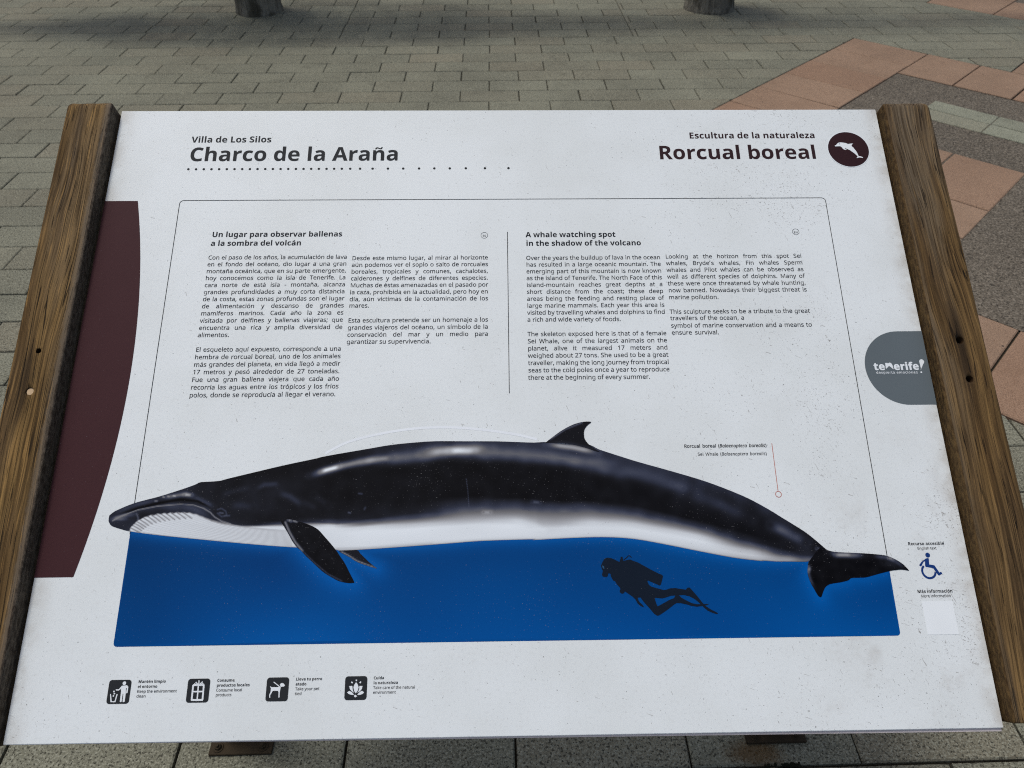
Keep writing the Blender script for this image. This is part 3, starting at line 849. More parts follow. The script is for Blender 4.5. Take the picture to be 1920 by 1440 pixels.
rt 242 167,-7,149,-6,132,-2,115,3,100,11,87,22,77,37,68,55,63,78,62,105,62,314,11,314,11,343,62,366,86,443,121,443,121,360,225,360,225,314,121,314,121,106,123,86,128,70,137,57,148,49,162,43,177,42,186,42,196,43,205,44,214,46,221,47,228,49,228,4,221,1,212,-1,201,-4,189,-5,178,-6
ru 415 184,-7,144,-3,111,7,86,25,68,49,57,83,53,124,53,360,113,360,113,128,122,81,148,52,193,42,229,46,256,57,276,76,289,102,296,134,299,173,299,360,358,360,358,0,310,0,301,48,298,48,285,31,269,17,250,6,229,-1,207,-5
rv 341 136,0,0,360,63,360,140,148,143,138,147,127,151,115,155,103,159,91,162,80,165,70,167,61,169,52,171,52,173,61,176,70,179,81,182,92,186,104,190,116,194,127,198,138,201,148,278,360,341,360,204,0
rw 528 106,1,7,361,69,361,118,169,123,149,128,130,132,110,136,92,139,75,142,61,144,61,146,69,148,79,151,89,153,101,156,112,159,125,162,136,165,148,169,158,232,361,297,361,359,158,364,142,368,126,373,108,377,91,381,76,383,62,385,62,387,74,390,90,395,108,399,128,404,148,410,169,460,361,520,361,420,1,351,1,289,203,284,222,279,240,274,258,270,274,267,288,265,299,262,299,260,288,257,274,253,258,249,240,244,221,238,203,173,1
rx 355 12,0,142,184,18,360,85,360,178,224,270,360,336,360,212,184,343,0,276,0,178,144,79,0
ry 343 56,-161,46,-161,37,-160,28,-160,21,-158,14,-157,7,-156,7,-109,13,-110,19,-111,25,-111,32,-112,40,-113,47,-113,66,-111,83,-105,97,-95,108,-82,118,-67,127,-49,146,-1,1,360,64,360,142,155,148,137,154,120,160,104,165,88,169,72,172,57,175,57,178,69,182,84,187,101,193,119,199,137,206,156,279,360,343,360,187,-50,174,-81,157,-108,139,-131,116,-148,89,-158
rz 316 26,0,26,39,220,314,38,314,38,360,285,360,285,316,94,46,289,46,289,0
r0 384 191,-7,142,1,102,22,72,59,50,108,37,169,33,240,35,290,40,334,49,373,61,407,78,435,99,458,125,474,156,484,191,487,241,480,281,458,312,422,334,373,347,313,351,240,349,191,344,147,335,108,322,74,305,45,284,23,258,6,227,-3 191,44,224,49,249,65,268,92,281,130,289,180,291,240,289,300,281,349,268,388,249,415,224,431,191,437,159,431,133,415,115,388,102,349,95,300,92,240,95,180,102,131,115,93,133,65,159,49
r1 384 181,0,181,335,181,353,181,369,181,381,182,393,183,405,183,418,176,411,170,405,164,400,158,394,150,388,142,381,91,339,60,379,189,480,238,480,238,0
r2 384 32,0,32,49,158,176,181,199,201,221,219,240,234,259,247,278,257,296,264,315,268,334,269,355,267,380,259,400,246,415,229,427,208,434,185,436,162,435,142,430,123,424,105,415,87,403,69,390,38,430,57,445,79,458,102,470,128,479,155,484,185,486,226,482,262,471,291,452,312,427,325,396,330,359,328,334,323,311,314,288,303,267,288,245,271,224,252,202,230,179,207,155,107,56,107,54,349,54,349,0
r3 384 162,-7,137,-6,114,-4,92,-1,71,4,50,11,30,19,30,75,51,65,73,58,95,51,118,47,141,44,163,43,202,46,233,54,256,68,271,87,281,110,284,138,280,165,268,186,249,202,222,213,189,220,150,222,103,222,103,273,150,273,187,275,217,284,240,298,257,316,267,338,271,363,268,385,260,403,247,417,230,428,208,434,183,437,159,435,136,431,117,425,99,417,80,407,62,396,33,437,51,449,72,461,96,471,123,480,152,485,183,486,229,483,266,471,294,453,315,428,327,400,331,367,328,337,319,312,304,290,284,274,260,261,232,253,232,250,267,243,296,231,318,214,333,192,343,166,346,136,344,110,337,85,326,62,311,42,291,25,266,11,237,1,202,-5
r4 384 244,0,244,109,14,109,14,159,240,482,301,482,301,162,371,162,371,109,301,109,301,0 72,162,244,162,244,313,244,335,244,355,245,372,246,388,246,404,247,419,244,419,241,410,236,401,231,392,226,382,221,374,216,367
r5 384 167,-7,142,-6,119,-4,97,0,76,5,58,12,42,19,42,75,60,66,79,58,101,52,124,47,146,45,167,44,200,46,229,55,253,69,271,89,282,115,285,147,282,176,273,200,257,219,234,233,203,242,165,244,152,244,138,243,122,241,107,239,94,237,83,234,54,253,72,480,312,480,312,426,122,426,111,287,119,288,130,290,142,291,155,293,169,294,185,294,231,290,270,278,302,257,326,229,341,195,346,153,341,107,325,68,299,36,263,12,219,-2
r6 384 200,-7,171,-4,143,3,118,16,95,34,75,57,59,86,47,120,39,160,37,205,38,239,41,273,46,307,54,339,65,369,79,397,97,423,119,444,146,462,177,475,214,484,257,486,266,486,277,486,288,485,298,484,308,482,316,480,316,430,307,432,298,434,288,436,278,437,268,438,258,438,229,436,203,431,181,422,162,411,145,397,132,380,121,361,113,341,106,318,101,295,98,270,96,244,100,244,112,259,126,272,143,284,163,293,187,298,214,300,253,296,286,283,314,262,336,233,348,197,353,154,348,108,334,69,311,36,281,12,244,-2 199,43,226,46,249,55,268,70,283,92,291,120,294,154,292,183,284,207,271,227,253,242,230,251,201,254,181,252,163,248,146,241,132,231,120,220,110,208,103,194,98,180,97,166,98,147,102,128,108,108,117,91,128,75,142,61,159,51,178,45
r7 384 91,0,288,426,30,426,30,480,351,480,351,434,156,0
r8 384 193,-7,146,-3,106,8,75,27,51,53,38,85,33,122,34,143,39,162,47,179,57,195,69,209,83,221,99,232,115,242,132,251,110,265,90,281,73,299,59,320,51,344,48,372,50,395,57,416,67,434,81,450,98,463,118,473,141,480,165,485,191,486,231,483,265,473,295,457,317,434,331,406,335,371,334,353,330,336,323,321,313,307,302,295,289,283,275,273,260,263,244,254,263,244,281,233,298,222,313,209,325,196,336,181,344,164,349,145,351,124,346,87,332,55,308,29,276,9,238,-3 194,277,216,287,236,299,253,312,266,328,274,347,277,369,274,390,266,407,253,421,236,431,215,437,191,439,168,437,147,431,130,421,117,407,109,390,106,369,107,354,111,340,118,328,127,317,137,308,150,299,164,291,178,284 192,40,222,43,247,51,267,63,281,80,290,100,293,124,290,146,281,165,265,182,245,196,221,210,192,222,181,226,154,213,132,199,114,183,101,165,93,145,91,122,93,100,102,80,116,63,135,51,161,43
r9 384 129,-7,120,-7,109,-6,98,-5,87,-4,77,-2,69,0,69,50,87,46,106,43,128,42,157,43,183,49,205,57,224,69,240,83,254,99,265,118,274,138,280,161,285,185,288,209,289,235,285,235,274,221,260,207,243,196,222,187,199,181,171,179,133,184,99,196,72,217,50,246,38,282,34,324,36,356,42,385,53,411,67,433,85,452,106,467,130,478,157,484,187,486,216,484,244,476,269,463,292,445,312,422,328,393,340,359,347,320,349,275,348,240,345,206,340,173,332,141,322,110,307,82,289,57,267,35,240,17,208,4,171,-4 184,226,205,227,223,231,240,239,254,248,266,259,276,272,284,286,288,299,289,314,288,333,284,352,278,371,269,388,258,404,244,418,227,428,208,434,187,437,161,433,138,424,119,409,104,387,95,359,92,325,95,296,102,272,115,252,132,237,155,229
r. 180 89,-9,79,-8,69,-5,60,1,54,10,50,22,48,36,50,51,54,63,60,71,69,77,79,80,89,81,100,80,110,77,119,71,126,63,130,51,132,36,130,22,126,10,119,1,110,-5,100,-8
r, 180 28,-87,34,-60,40,-32,47,-3,53,27,57,53,61,78,124,78,129,71,122,46,114,20,104,-8,93,-35,82,-62,71,-87
r; 180 88,278,77,279,68,283,59,289,52,297,48,309,47,324,48,339,52,351,59,359,68,365,77,368,88,369,99,368,109,365,118,359,125,351,129,339,130,324,129,309,125,297,118,289,109,283,99,279 21,-87,25,-69,30,-51,34,-32,38,-12,42,7,46,26,50,44,53,62,55,78,118,78,123,71,116,46,108,20,98,-8,87,-36,76,-62,65,-87
r- 216 27,154,27,206,189,206,189,154
r' 151 57,306,44,480,107,480,94,306
r( 201 126,-106,95,-65,70,-20,51,28,37,79,30,131,27,184,30,238,37,291,51,342,70,391,95,437,126,480,181,480,153,436,129,390,110,340,97,289,89,238,87,185,89,133,97,82,110,32,129,-17,152,-63,181,-106
r) 201 21,-106,49,-63,73,-17,91,32,104,82,112,133,115,185,112,238,104,289,91,340,73,390,49,436,20,480,76,480,107,437,132,391,151,342,164,291,172,238,175,184,172,131,164,79,151,28,132,-20,107,-65,76,-106
r& 492 187,-7,144,-3,107,9,77,28,54,54,40,86,36,125,39,157,48,185,63,208,84,228,109,248,139,266,125,282,112,300,99,318,89,337,83,359,81,382,84,413,95,439,114,459,139,475,169,484,204,487,237,484,266,475,289,460,306,439,317,414,320,383,317,357,308,333,293,312,273,293,250,275,224,258,354,133,365,148,374,164,382,181,389,200,396,219,401,240,461,240,453,212,444,185,434,160,422,136,408,115,392,95,490,0,410,0,352,56,330,39,307,24,281,11,254,1,222,-5 188,293,212,308,231,322,245,336,254,350,260,366,262,383,260,399,255,412,246,423,234,432,219,437,202,439,185,437,169,432,156,424,146,413,140,399,138,383,140,367,144,352,151,338,161,324,173,309 189,46,216,47,241,52,263,60,282,70,299,81,314,93,175,229,152,215,133,200,118,185,106,169,100,150,97,127,100,104,108,84,122,68,141,56,163,48
r! 181 71,135,54,480,126,480,109,135 90,-9,79,-8,69,-5,60,1,54,10,50,22,48,36,50,51,54,63,60,71,69,77,79,80,90,81,101,80,110,77,119,71,126,63,130,51,132,36,130,22,126,10,119,1,110,-5,101,-8
bA 463 0,0,169,482,293,482,463,0,354,0,319,114,144,114,109,0 170,199,295,199,259,311,257,319,254,329,251,340,247,352,244,363,240,375,237,387,234,398,232,407,229,397,226,386,223,374,219,361,215,348,212,336,209,325,206,317,204,311
bC 428 255,-7,208,-3,168,7,133,24,103,47,80,76,62,110,49,149,41,192,39,239,42,286,51,328,65,367,85,402,111,431,141,455,177,472,218,483,264,486,288,485,312,482,335,477,359,470,382,462,404,453,371,370,353,378,335,386,317,392,299,397,282,401,264,402,228,397,198,382,175,358,157,325,147,285,144,238,147,191,156,152,172,120,195,97,226,83,264,78,284,79,303,81,323,85,343,90,364,96,386,103,386,18,365,10,344,4,324,-1,302,-4,279,-6
bE 376 60,0,60,480,336,480,336,396,162,396,162,291,324,291,324,208,162,208,162,84,336,84,336,0
bL 379 60,0,60,480,162,480,162,84,357,84,357,0
bM 633 60,0,60,480,199,480,312,113,314,113,435,480,573,480,573,0,478,0,478,227,478,243,479,260,479,279,480,299,481,317,481,335,482,352,482,365,483,375,480,375,357,0,263,0,148,376,145,376,146,366,147,352,148,336,149,317,149,298,150,278,151,259,151,240,151,223,151,0
bN 546 60,0,60,480,189,480,397,120,399,120,398,143,397,165,396,187,395,209,394,231,394,253,394,480,486,480,486,0,357,0,148,363,145,363,147,340,148,317,149,294,150,271,151,248,151,226,151,0
bP 422 60,0,60,480,214,480,270,475,315,462,349,440,373,410,387,373,392,330,390,303,384,276,374,252,360,229,340,209,316,193,286,180,249,173,206,171,162,171,162,0 162,254,195,254,222,256,245,261,264,271,278,285,286,303,289,326,280,365,253,388,208,396,162,396
bR 443 60,0,60,480,200,480,260,476,308,464,345,444,371,416,386,380,392,336,390,315,386,296,379,278,370,263,359,249,346,237,332,226,318,217,302,209,443,0,330,0,216,184,162,184,162,0 162,267,195,267,225,268,249,274,267,283,279,296,286,313,289,333,286,354,278,370,266,382,247,390,223,395,193,396,162,396
bS 370 167,-7,118,-4,73,6,31,22,31,117,54,107,78,98,102,90,126,83,150,79,175,77,197,79,215,84,228,92,237,102,242,114,244,128,241,145,232,160,217,172,198,183,175,195,150,207,139,212,127,218,114,225,101,233,89,243,77,253,66,265,56,279,48,293,41,310,38,329,36,350,41,390,56,423,80,450,113,470,152,482,199,486,223,485,247,482,270,478,293,471,317,463,341,453,308,373,287,382,267,389,249,394,232,398,214,401,195,402,178,400,163,396,151,388,143,378,137,367,136,353,138,337,146,324,158,313,176,302,199,290,226,277,250,265,271,253,289,241,305,227,318,212,329,196,337,178,342,157,343,133,338,93,323,59,297,31,262,10,219,-2
bU 508 252,-7,193,-1,145,15,107,42,79,78,63,121,57,171,57,480,158,480,158,186,161,151,169,123,183,103,201,89,225,81,255,79,285,81,309,90,327,105,339,126,347,153,349,187,349,480,451,480,451,169,448,137,441,107,429,80,412,55,390,34,363,16,331,4,294,-4
bV 437 163,0,0,480,103,480,193,194,195,188,197,179,200,167,204,153,207,140,211,125,214,111,217,99,218,89,220,99,222,111,225,125,229,140,232,153,236,167,239,179,241,188,243,194,334,480,437,480,273,0
bW 649 122,0,0,480,100,480,161,218,164,206,167,193,170,179,173,163,176,147,179,132,181,117,183,104,185,92,186,104,188,117,191,132,193,147,196,162,199,177,202,190,205,202,207,211,277,480,373,480,443,211,445,202,448,191,450,177,453,162,456,147,459,132,461,117,463,104,465,92,466,104,468,117,471,132,474,147,477,163,480,179,483,193,486,206,488,218,549,480,649,480,527,0,412,0,347,252,345,258,343,265,342,274,339,284,337,295,335,306,332,318,330,329,328,339,327,349,325,357,324,364,324,357,322,349,321,339,319,329,317,318,314,307,312,295,310,285,308,274,305,265,304,257,302,251,238,0
ba 406 142,-7,111,-4,84,6,60,22,43,44,32,73,28,109,33,145,46,174,69,196,101,212,142,222,192,226,256,228,256,244,254,262,249,276,241,287,229,294,215,299,199,300,181,299,164,297,146,292,129,287,112,281,95,273,62,341,83,351,105,359,128,365,152,370,177,373,203,374,248,371,286,360,316,342,338,317,351,285,355,244,355,0,285,0,266,50,263,50,247,32,231,17,214,7,194,-1,170,-5 179,66,200,69,218,75,234,86,246,100,253,118,256,140,256,170,217,169,188,166,166,160,150,151,139,139,133,125,131,109,132,95,137,84,144,76,154,71,166,68
bb 425 254,-7,229,-5,208,0,190,8,176,18,163,29,152,40,146,40,129,0,52,0,52,510,152,510,152,392,152,378,152,364,151,351,150,338,149,328,148,319,152,319,163,333,177,346,192,358,210,366,232,372,257,373,295,368,328,352,357,325,378,288,391,241,395,184,391,126,378,79,356,42,327,15,293,-1 226,75,245,78,261,87,275,103,285,125,291,152,293,185,291,218,285,245,274,266,261,281,244,290,224,293,201,291,183,283,170,269,161,250,155,226,152,195,152,185,154,152,159,125,168,103,182,87,201,78
bc 345 201,-7,151,-2,109,13,75,39,50,75,35,122,30,181,33,223,40,260,53,291,70,317,91,337,117,353,145,364,176,371,210,373,234,373,256,370,276,366,293,361,310,355,324,349,295,271,279,277,265,282,251,287,237,290,224,292,210,293,167,281,141,244,132,182,135,148,141,121,153,101,168,86,187,77,210,75,230,75,249,78,266,83,282,89,298,97,313,106,313,21,297,12,281,5,265,0,247,-4,226,-6
bd 425 169,-7,130,-1,97,15,69,41,47,78,35,125,30,183,35,240,48,288,69,325,98,352,132,368,171,373,196,372,218,367,236,358,252,347,266,334,277,320,280,320,279,328,277,338,275,351,274,365,273,379,273,393,273,510,373,510,373,0,296,0,277,48,273,48,262,33,248,20,233,9,215,0,193,-5 203,73,228,76,248,84,262,98,271,117,277,141,279,171,279,182,278,215,272,242,263,264,249,280,229,289,202,292,182,289,165,279,150,264,140,242,134,214,132,181,134,148,140,121,150,100,165,85,182,76
be 397 218,-7,183,-4,151,2,121,14,95,30,73,50,54,76,41,106,33,141,30,181,33,221,40,257,52,288,69,314,89,335,113,352,140,364,170,371,203,373,251,369,291,354,324,330,348,297,363,256,368,207,368,158,132,158,135,132,143,110,157,92,175,79,197,71,223,68,246,69,267,71,287,75,307,80,327,88,347,97,347,19,329,11,310,5,290,0,269,-4,245,-6 134,225,274,225,272,246,266,265,257,280,243,293,226,300,204,302,186,300,170,294,156,283,145,269,138,249
bf 260 69,0,69,291,13,291,13,340,69,367,69,394,70,423,76,447,84,466,96,482,111,494,129,503,150,509,173,513,198,514,217,513,235,512,252,509,266,506,279,502,290,498,265,425,257,427,248,429,240,431,230,433,220,434,209,435,196,433,186,429,178,422,173,413,170,402,169,390,169,367,255,367,255,291,169,291,169,0
bg 425 189,-161,164,-161,140,-159,117,-156,95,-153,74,-147,52,-140,52,-60,98,-75,146,-85,195,-88,238,-79,264,-51,273,-5,273,3,273,10,273,18,274,26,274,34,275,41,275,48,273,48,259,30,244,16,228,6,209,-1,190,-5,169,-7,128,-1,94,16,67,43,46,81,34,127,30,183,34,238,47,285,68,323,96,351,131,368,171,373,213,367,249,350,277,320,280,320,288,367,373,367,373,-1,368,-49,352,-89,326,-120,291,-143,245,-157 204,72,227,74,246,82,261,94,271,112,277,137,279,170,279,182,277,218,271,246,261,267,247,281,227,289,203,292,164,280,140,243,132,181,140,121,164,84
bh 441 52,0,52,510,152,510,152,406,152,389,152,371,151,355,150,340,149,328,148,320,153,320,166,337,181,350,198,361,217,368,238,372,259,373,296,370,328,359,355,342,375,316,387,282,391,239,391,0,291,0,291,214,284,258,265,285,232,293,205,290,184,280,170,262,160,238,154,209,152,173,152,0
bi 205 103,412,88,414,75,417,64,423,55,432,50,445,48,461,50,478,55,491,64,500,75,506,88,509,103,510,117,509,130,506,141,500,150,491,155,478,157,461,155,445,150,432,141,423,130,417,117,414 52,0,52,367,152,367,152,0
bj 205 103,412,88,414,75,417,64,423,55,432,50,445,48,461,50,478,55,491,64,500,75,506,88,509,103,510,117,509,130,506,141,500,150,491,155,478,157,461,155,445,150,432,141,423,130,417,117,414 23,-161,11,-161,0,-160,-12,-159,-24,-157,-34,-155,-43,-153,-43,-75,-35,-76,-27,-78,-20,-79,-13,-80,-5,-80,4,-81,17,-79,28,-76,38,-69,46,-59,51,-44,52,-25,52,367,152,367,152,-40,151,-61,147,-82,140,-101,129,-118,116,-133,98,-145,77,-154,52,-159
bk 416 52,0,52,510,152,510,152,282,152,268,152,254,151,241,150,227,148,213,147,199,148,199,155,209,162,218,169,228,177,237,184,247,192,255,295,367,408,367,262,208,416,0,301,0,195,148,152,114,152,0
bl 205 52,0,52,510,152,510,152,0
bm 660 52,0,52,367,129,367,142,320,148,320,160,337,176,350,194,361,213,368,234,372,255,373,280,372,303,368,323,360,340,350,355,336,366,320,375,320,387,337,403,350,421,361,442,368,462,372,483,373,521,370,553,359,577,342,595,316,606,282,609,239,609,0,509,0,509,214,503,258,485,285,454,293,430,290,411,281,398,265,388,244,383,217,381,184,381,0,281,0,281,214,275,258,256,285,226,293,201,290,182,280,168,262,159,238,154,209,152,173,152,0
bn 441 52,0,52,367,129,367,142,320,148,320,161,337,177,350,196,361,217,368,238,372,261,373,297,370,329,359,355,342,375,316,387,282,391,239,391,0,291,0,291,214,289,238,285,258,277,274,265,285,250,291,232,293,204,290,184,280,169,262,160,238,154,209,152,173,152,0
bo 416 207,-7,174,-4,144,3,116,15,91,32,70,54,53,80,40,111,33,145,30,184,36,240,51,287,78,324,114,352,157,368,209,373,242,371,272,364,300,351,325,334,346,313,363,287,375,257,383,223,385,184,380,128,364,81,337,43,302,15,258,-1 208,74,232,77,251,86,266,102,276,123,281,151,283,184,281,217,276,244,266,266,251,281,232,290,208,293,184,290,164,281,150,266,140,244,134,217,132,184,134,151,140,123,150,102,164,86,184,77
bp 425 52,-161,52,367,134,367,148,319,152,319,163,333,177,346,192,357,210,366,232,372,257,373,295,368,328,352,357,325,378,288,391,241,395,184,390,127,377,79,355,42,326,15,293,-1,254,-7,229,-5,208,0,191,8,176,18,163,29,152,40,147,40,150,22,152,4,152,-13,152,-161 226,75,247,78,263,87,276,103,286,125,291,152,293,185,285,245,262,281,224,293,201,291,183,283,170,269,161,250,155,226,152,195,152,185,154,152,159,125,168,103,182,87,201,78
bq 425 273,-161,273,-7,273,11,274,30,277,48,273,48,262,33,249,20,234,9,215,0,194,-5,169,-7,130,-1,97,15,69,41,47,78,34,125,30,183,35,240,48,288,69,325,98,352,132,368,171,373,196,372,218,367,236,358,252,347,265,334,277,320,279,320,288,367,373,367,373,-161 204,72,229,75,248,83,262,96,271,115,277,140,279,170,279,182,278,215,272,242,263,264,249,280,229,289,203,292,181,289,163,279,150,264,140,242,134,214,132,181,140,121,164,84
br 305 52,0,52,367,128,367,143,305,148,305,160,323,175,339,192,353,212,364,234,371,257,373,262,373,268,373,275,373,281,372,286,372,291,371,283,277,280,278,275,278,270,279,264,280,259,280,254,280,237,279,221,276,205,271,190,264,178,254,167,242,159,227,154,208,152,187,152,0
bs 334 152,-7,127,-6,106,-4,86,-2,68,2,49,8,31,15,31,97,51,89,72,82,95,75,117,70,137,67,155,66,173,67,187,70,197,75,204,82,208,89,210,98,209,104,207,110,204,115,200,120,193,126,183,132,169,138,152,147,130,156,109,166,90,175,74,185,60,195,49,207,41,220,35,235,31,252,30,271,35,303,48,328,70,348,99,362,134,371,175,373,198,373,219,370,240,367,261,361,283,354,304,345,274,273,256,280,239,286,223,292,207,296,190,299,174,300,149,297,135,289,130,275,130,270,132,264,135,260,140,255,148,250,157,244,170,238,186,231,206,223,226,214,244,206,261,196,275,187,286,175,296,162,303,147,307,129,308,109,304,75,291,46,269,23,238,7,199,-3
bt 291 178,-7,157,-6,137,-2,119,4,103,13,90,25,78,41,70,61,65,86,63,115,63,291,15,291,15,334,71,367,99,445,163,445,163,367,266,367,266,291,163,291,163,115,165,102,169,92,175,84,184,78,195,74,207,73,218,74,229,75,239,77,249,79,260,82,270,85,270,10,258,6,245,2,230,-2,214,-4,196,-6
bu 441 181,-7,144,-3,112,7,86,25,66,51,54,85,50,128,50,367,150,367,150,152,152,129,157,109,165,93,176,82,191,75,210,73,237,77,258,87,272,104,281,128,287,158,289,194,289,367,389,367,389,0,312,0,299,47,293,47,280,30,264,16,245,6,225,-1,203,-5
bv 382 140,0,0,367,105,367,175,158,179,145,182,132,185,119,187,106,189,94,189,83,192,83,195,107,200,132,207,158,277,367,382,367,242,0
bw 575 111,0,7,367,106,367,148,204,151,192,154,179,157,164,159,148,162,133,164,119,166,105,167,93,169,84,171,84,172,91,173,99,174,109,175,120,177,131,179,142,181,153,183,163,184,172,186,180,187,187,188,191,233,367,343,367,386,191,388,183,390,173,393,161,395,147,397,132,399,118,401,105,402,93,402,84,405,84,406,93,408,104,410,117,412,132,415,147,417,163,420,178,423,192,426,204,470,367,568,367,463,0,354,0,326,128,324,137,321,148,318,162,315,178,311,194,307,211,303,227,299,243,296,258,292,271,290,282,288,290,285,290,284,282,281,271,278,258,275,243,271,227,267,211,263,194,260,177,256,162,253,148,250,136,248,127,218,0
bx 388 3,0,128,187,9,367,123,367,194,250,266,367,379,367,260,187,385,0,271,0,194,126,117,0
by 382 74,-161,63,-161,53,-160,45,-160,37,-158,29,-157,23,-156,23,-77,28,-77,34,-78,41,-79,48,-80,55,-80,62,-81,82,-78,99,-72,112,-61,124,-48,133,-32,140,-15,146,3,0,367,109,367,179,161,182,151,185,140,187,130,188,119,190,108,191,97,193,97,194,108,196,119,198,130,201,140,204,151,207,161,275,367,382,367,227,-47,211,-82,191,-110,166,-133,138,-148,107,-158
bz 328 18,0,18,59,188,290,28,290,28,367,302,367,302,302,136,77,308,77,308,0
b( 201 126,-106,95,-65,70,-20,51,28,37,79,30,131,27,184,30,238,37,291,51,342,70,391,95,437,126,480,181,480,153,436,129,390,110,340,97,289,89,238,87,185,89,133,97,82,110,32,129,-17,152,-63,181,-106
b) 201 21,-106,49,-63,73,-17,91,32,104,82,112,133,115,185,112,238,104,289,91,340,73,390,49,436,20,480,76,480,107,437,132,391,151,342,164,291,172,238,175,184,172,131,164,79,151,28,132,-20,107,-65,76,-106
iB 403 28,0,129,480,253,480,294,477,329,468,358,453,379,432,391,404,396,369,392,339,382,312,366,290,344,272,318,258,287,250,287,246,308,239,327,228,343,214,355,196,362,174,365,149,362,118,354,91,341,67,323,46,301,30,276,17,247,7,215,2,181,0 146,275,224,275,244,276,262,280,279,285,294,292,307,302,318,313,327,327,331,343,333,362,331,381,324,398,313,411,297,420,274,426,246,428,178,428 98,51,183,51,218,54,247,62,271,77,288,96,298,120,302,149,299,169,292,188,281,203,264,216,240,223,210,226,135,226
ia 381 130,-7,103,-3,79,7,59,25,44,49,35,79,32,116,34,149,38,181,45,212,55,241,67,268,82,292,99,313,117,332,138,347,160,358,184,364,209,367,231,365,250,358,267,348,280,335,291,320,300,304,303,304,324,360,369,360,293,0,246,0,255,66,252,66,236,48,218,31,198,15,177,3,154,-4 149,42,166,44,182,50,198,60,213,74,227,90,241,109,253,131,263,154,271,179,274,191,276,203,278,215,279,225,279,235,279,245,277,265,272,282,262,297,249,308,233,315,215,317,198,315,182,310,167,301,152,288,139,273,128,256,117,236,109,214,102,191,97,166,94,141,93,115,94,93,99,75,107,60,119,50,133,44
ib 389 181,-7,158,-5,138,1,122,12,108,25,97,39,89,55,85,55,63,0,19,0,127,510,186,510,161,390,157,374,154,360,150,345,146,331,143,319,140,309,138,300,136,295,136,293,138,293,155,312,173,329,191,344,211,356,233,364,257,366,285,363,309,352,329,335,344,311,353,281,356,244,355,212,351,180,344,150,335,121,323,94,309,70,293,48,274,29,254,14,231,2,207,-4 176,42,193,44,210,50,225,59,239,72,252,87,263,105,273,126,281,147,287,171,292,195,295,220,296,244,289,285,270,309,238,317,224,315,208,310,193,301,178,288,164,273,150,256,138,236,128,214,119,191,113,166,109,141,107,115,109,95,115,77,124,62,137,51,155,45
ie 335 163,-7,124,-3,92,10,66,30,47,57,36,90,32,129,34,157,38,186,45,214,54,241,66,267,81,290,97,312,116,330,137,346,160,357,185,364,212,367,243,364,269,357,289,345,303,328,312,307,315,283,313,260,305,239,293,219,276,201,253,186,225,173,191,163,151,158,105,156,93,156,93,152,93,147,92,143,92,139,92,135,92,131,94,106,101,84,112,66,128,53,148,45,173,42,190,43,206,46,222,50,237,55,254,62,271,70,271,19,254,12,238,6,221,1,204,-3,184,-6 102,203,107,203,133,204,158,207,181,211,203,216,221,224,236,234,248,246,255,261,257,278,256,289,252,298,245,307,236,313,224,316,209,318,188,314,167,304,147,288,128,265,114,237
il 173 18,0,127,510,186,510,77,0
ii 173 143,420,134,421,126,423,120,428,115,434,112,442,111,451,112,462,115,473,121,482,129,489,139,493,150,494,168,491,178,481,181,464,180,451,176,440,169,431,161,425,152,421 19,0,95,360,154,360,78,0
in 389 16,-2,93,362,146,362,138,296,147,307,157,318,169,329,181,340,194,349,209,357,225,364,242,367,261,369,288,366,310,358,329,345,342,327,351,305,353,278,353,268,352,257,351,246,349,236,348,227,346,218,298,-2,235,-2,283,226,285,236,287,244,288,252,289,259,290,266,290,272,285,296,270,310,244,315,229,313,213,308,196,299,180,287,163,270,148,248,134,223,122,191,113,154,79,-2
io 378 167,-5,128,-1,95,11,68,32,48,60,36,93,32,133,34,161,37,188,44,216,52,242,64,267,78,290,94,311,113,329,134,344,158,356,184,362,212,365,251,361,284,348,311,327,331,300,343,266,347,226,345,198,341,171,335,144,326,117,315,92,301,69,285,48,266,30,245,15,221,4,195,-3 170,44,191,46,210,54,228,66,245,83,259,105,270,131,279,161,284,195,286,232,285,246,283,259,279,272,273,284,266,294,256,303,244,310,230,314,213,316,189,313,168,304,149,290,132,272,118,249,107,223,99,194,94,164,92,131,94,105,101,84,112,66,128,54,147,46
ip 389 -15,-161,95,360,144,360,136,293,138,293,155,312,172,329,191,344,212,356,234,364,259,366,286,363,309,352,329,335,344,311,353,281,356,243,355,211,351,180,344,149,335,120,323,93,309,69,293,47,274,29,254,13,231,2,207,-4,181,-7,158,-5,139,1,122,12,109,25,97,39,89,55,85,55,85,47,84,37,82,25,80,13,78,3,77,-6,44,-161 176,42,193,44,210,50,225,59,239,72,252,87,263,105,273,126,281,147,287,171,292,195,295,220,296,244,289,285,270,309,238,317,224,315,208,310,193,301,178,288,164,273,150,256,138,236,128,215,119,191,113,167,109,141,107,115,109,95,115,77,124,62,137,51,155,45
ir 267 19,0,95,360,144,360,136,293,140,293,149,306,159,318,169,329,180,339,192,348,204,356,218,362,233,365,249,367,256,367,262,366,269,366,276,365,282,364,288,362,275,309,263,311,252,313,241,313,220,310,200,303,181,291,165,275,150,256,138,234,127,211,119,188,113,165,78,0
is 290 104,-7,83,-6,64,-4,47,0,31,4,17,10,3,16,3,71,16,64,31,57,47,51,65,46,83,43,102,42,126,43,147,49,163,57,174,69,181,82,183,98,182,110,178,121,171,131,160,140,144,151,123,163,99,178,80,192,65,208,54,224,48,243,46,265,49,293,60,318,79,338,104,354,133,364,168,367,189,366,210,363,229,359,246,354,262,348,277,342,258,295,246,300,233,305,219,310,204,314,187,316,168,317,150,315,135,311,122,303,112,293,107,281,105,268,106,257,110,247,117,237,127,228,143,217,164,205,186,192,205,178,221,164,234,147,241,127,244,104,240,71,227,43,206,21,178,6,144,-4
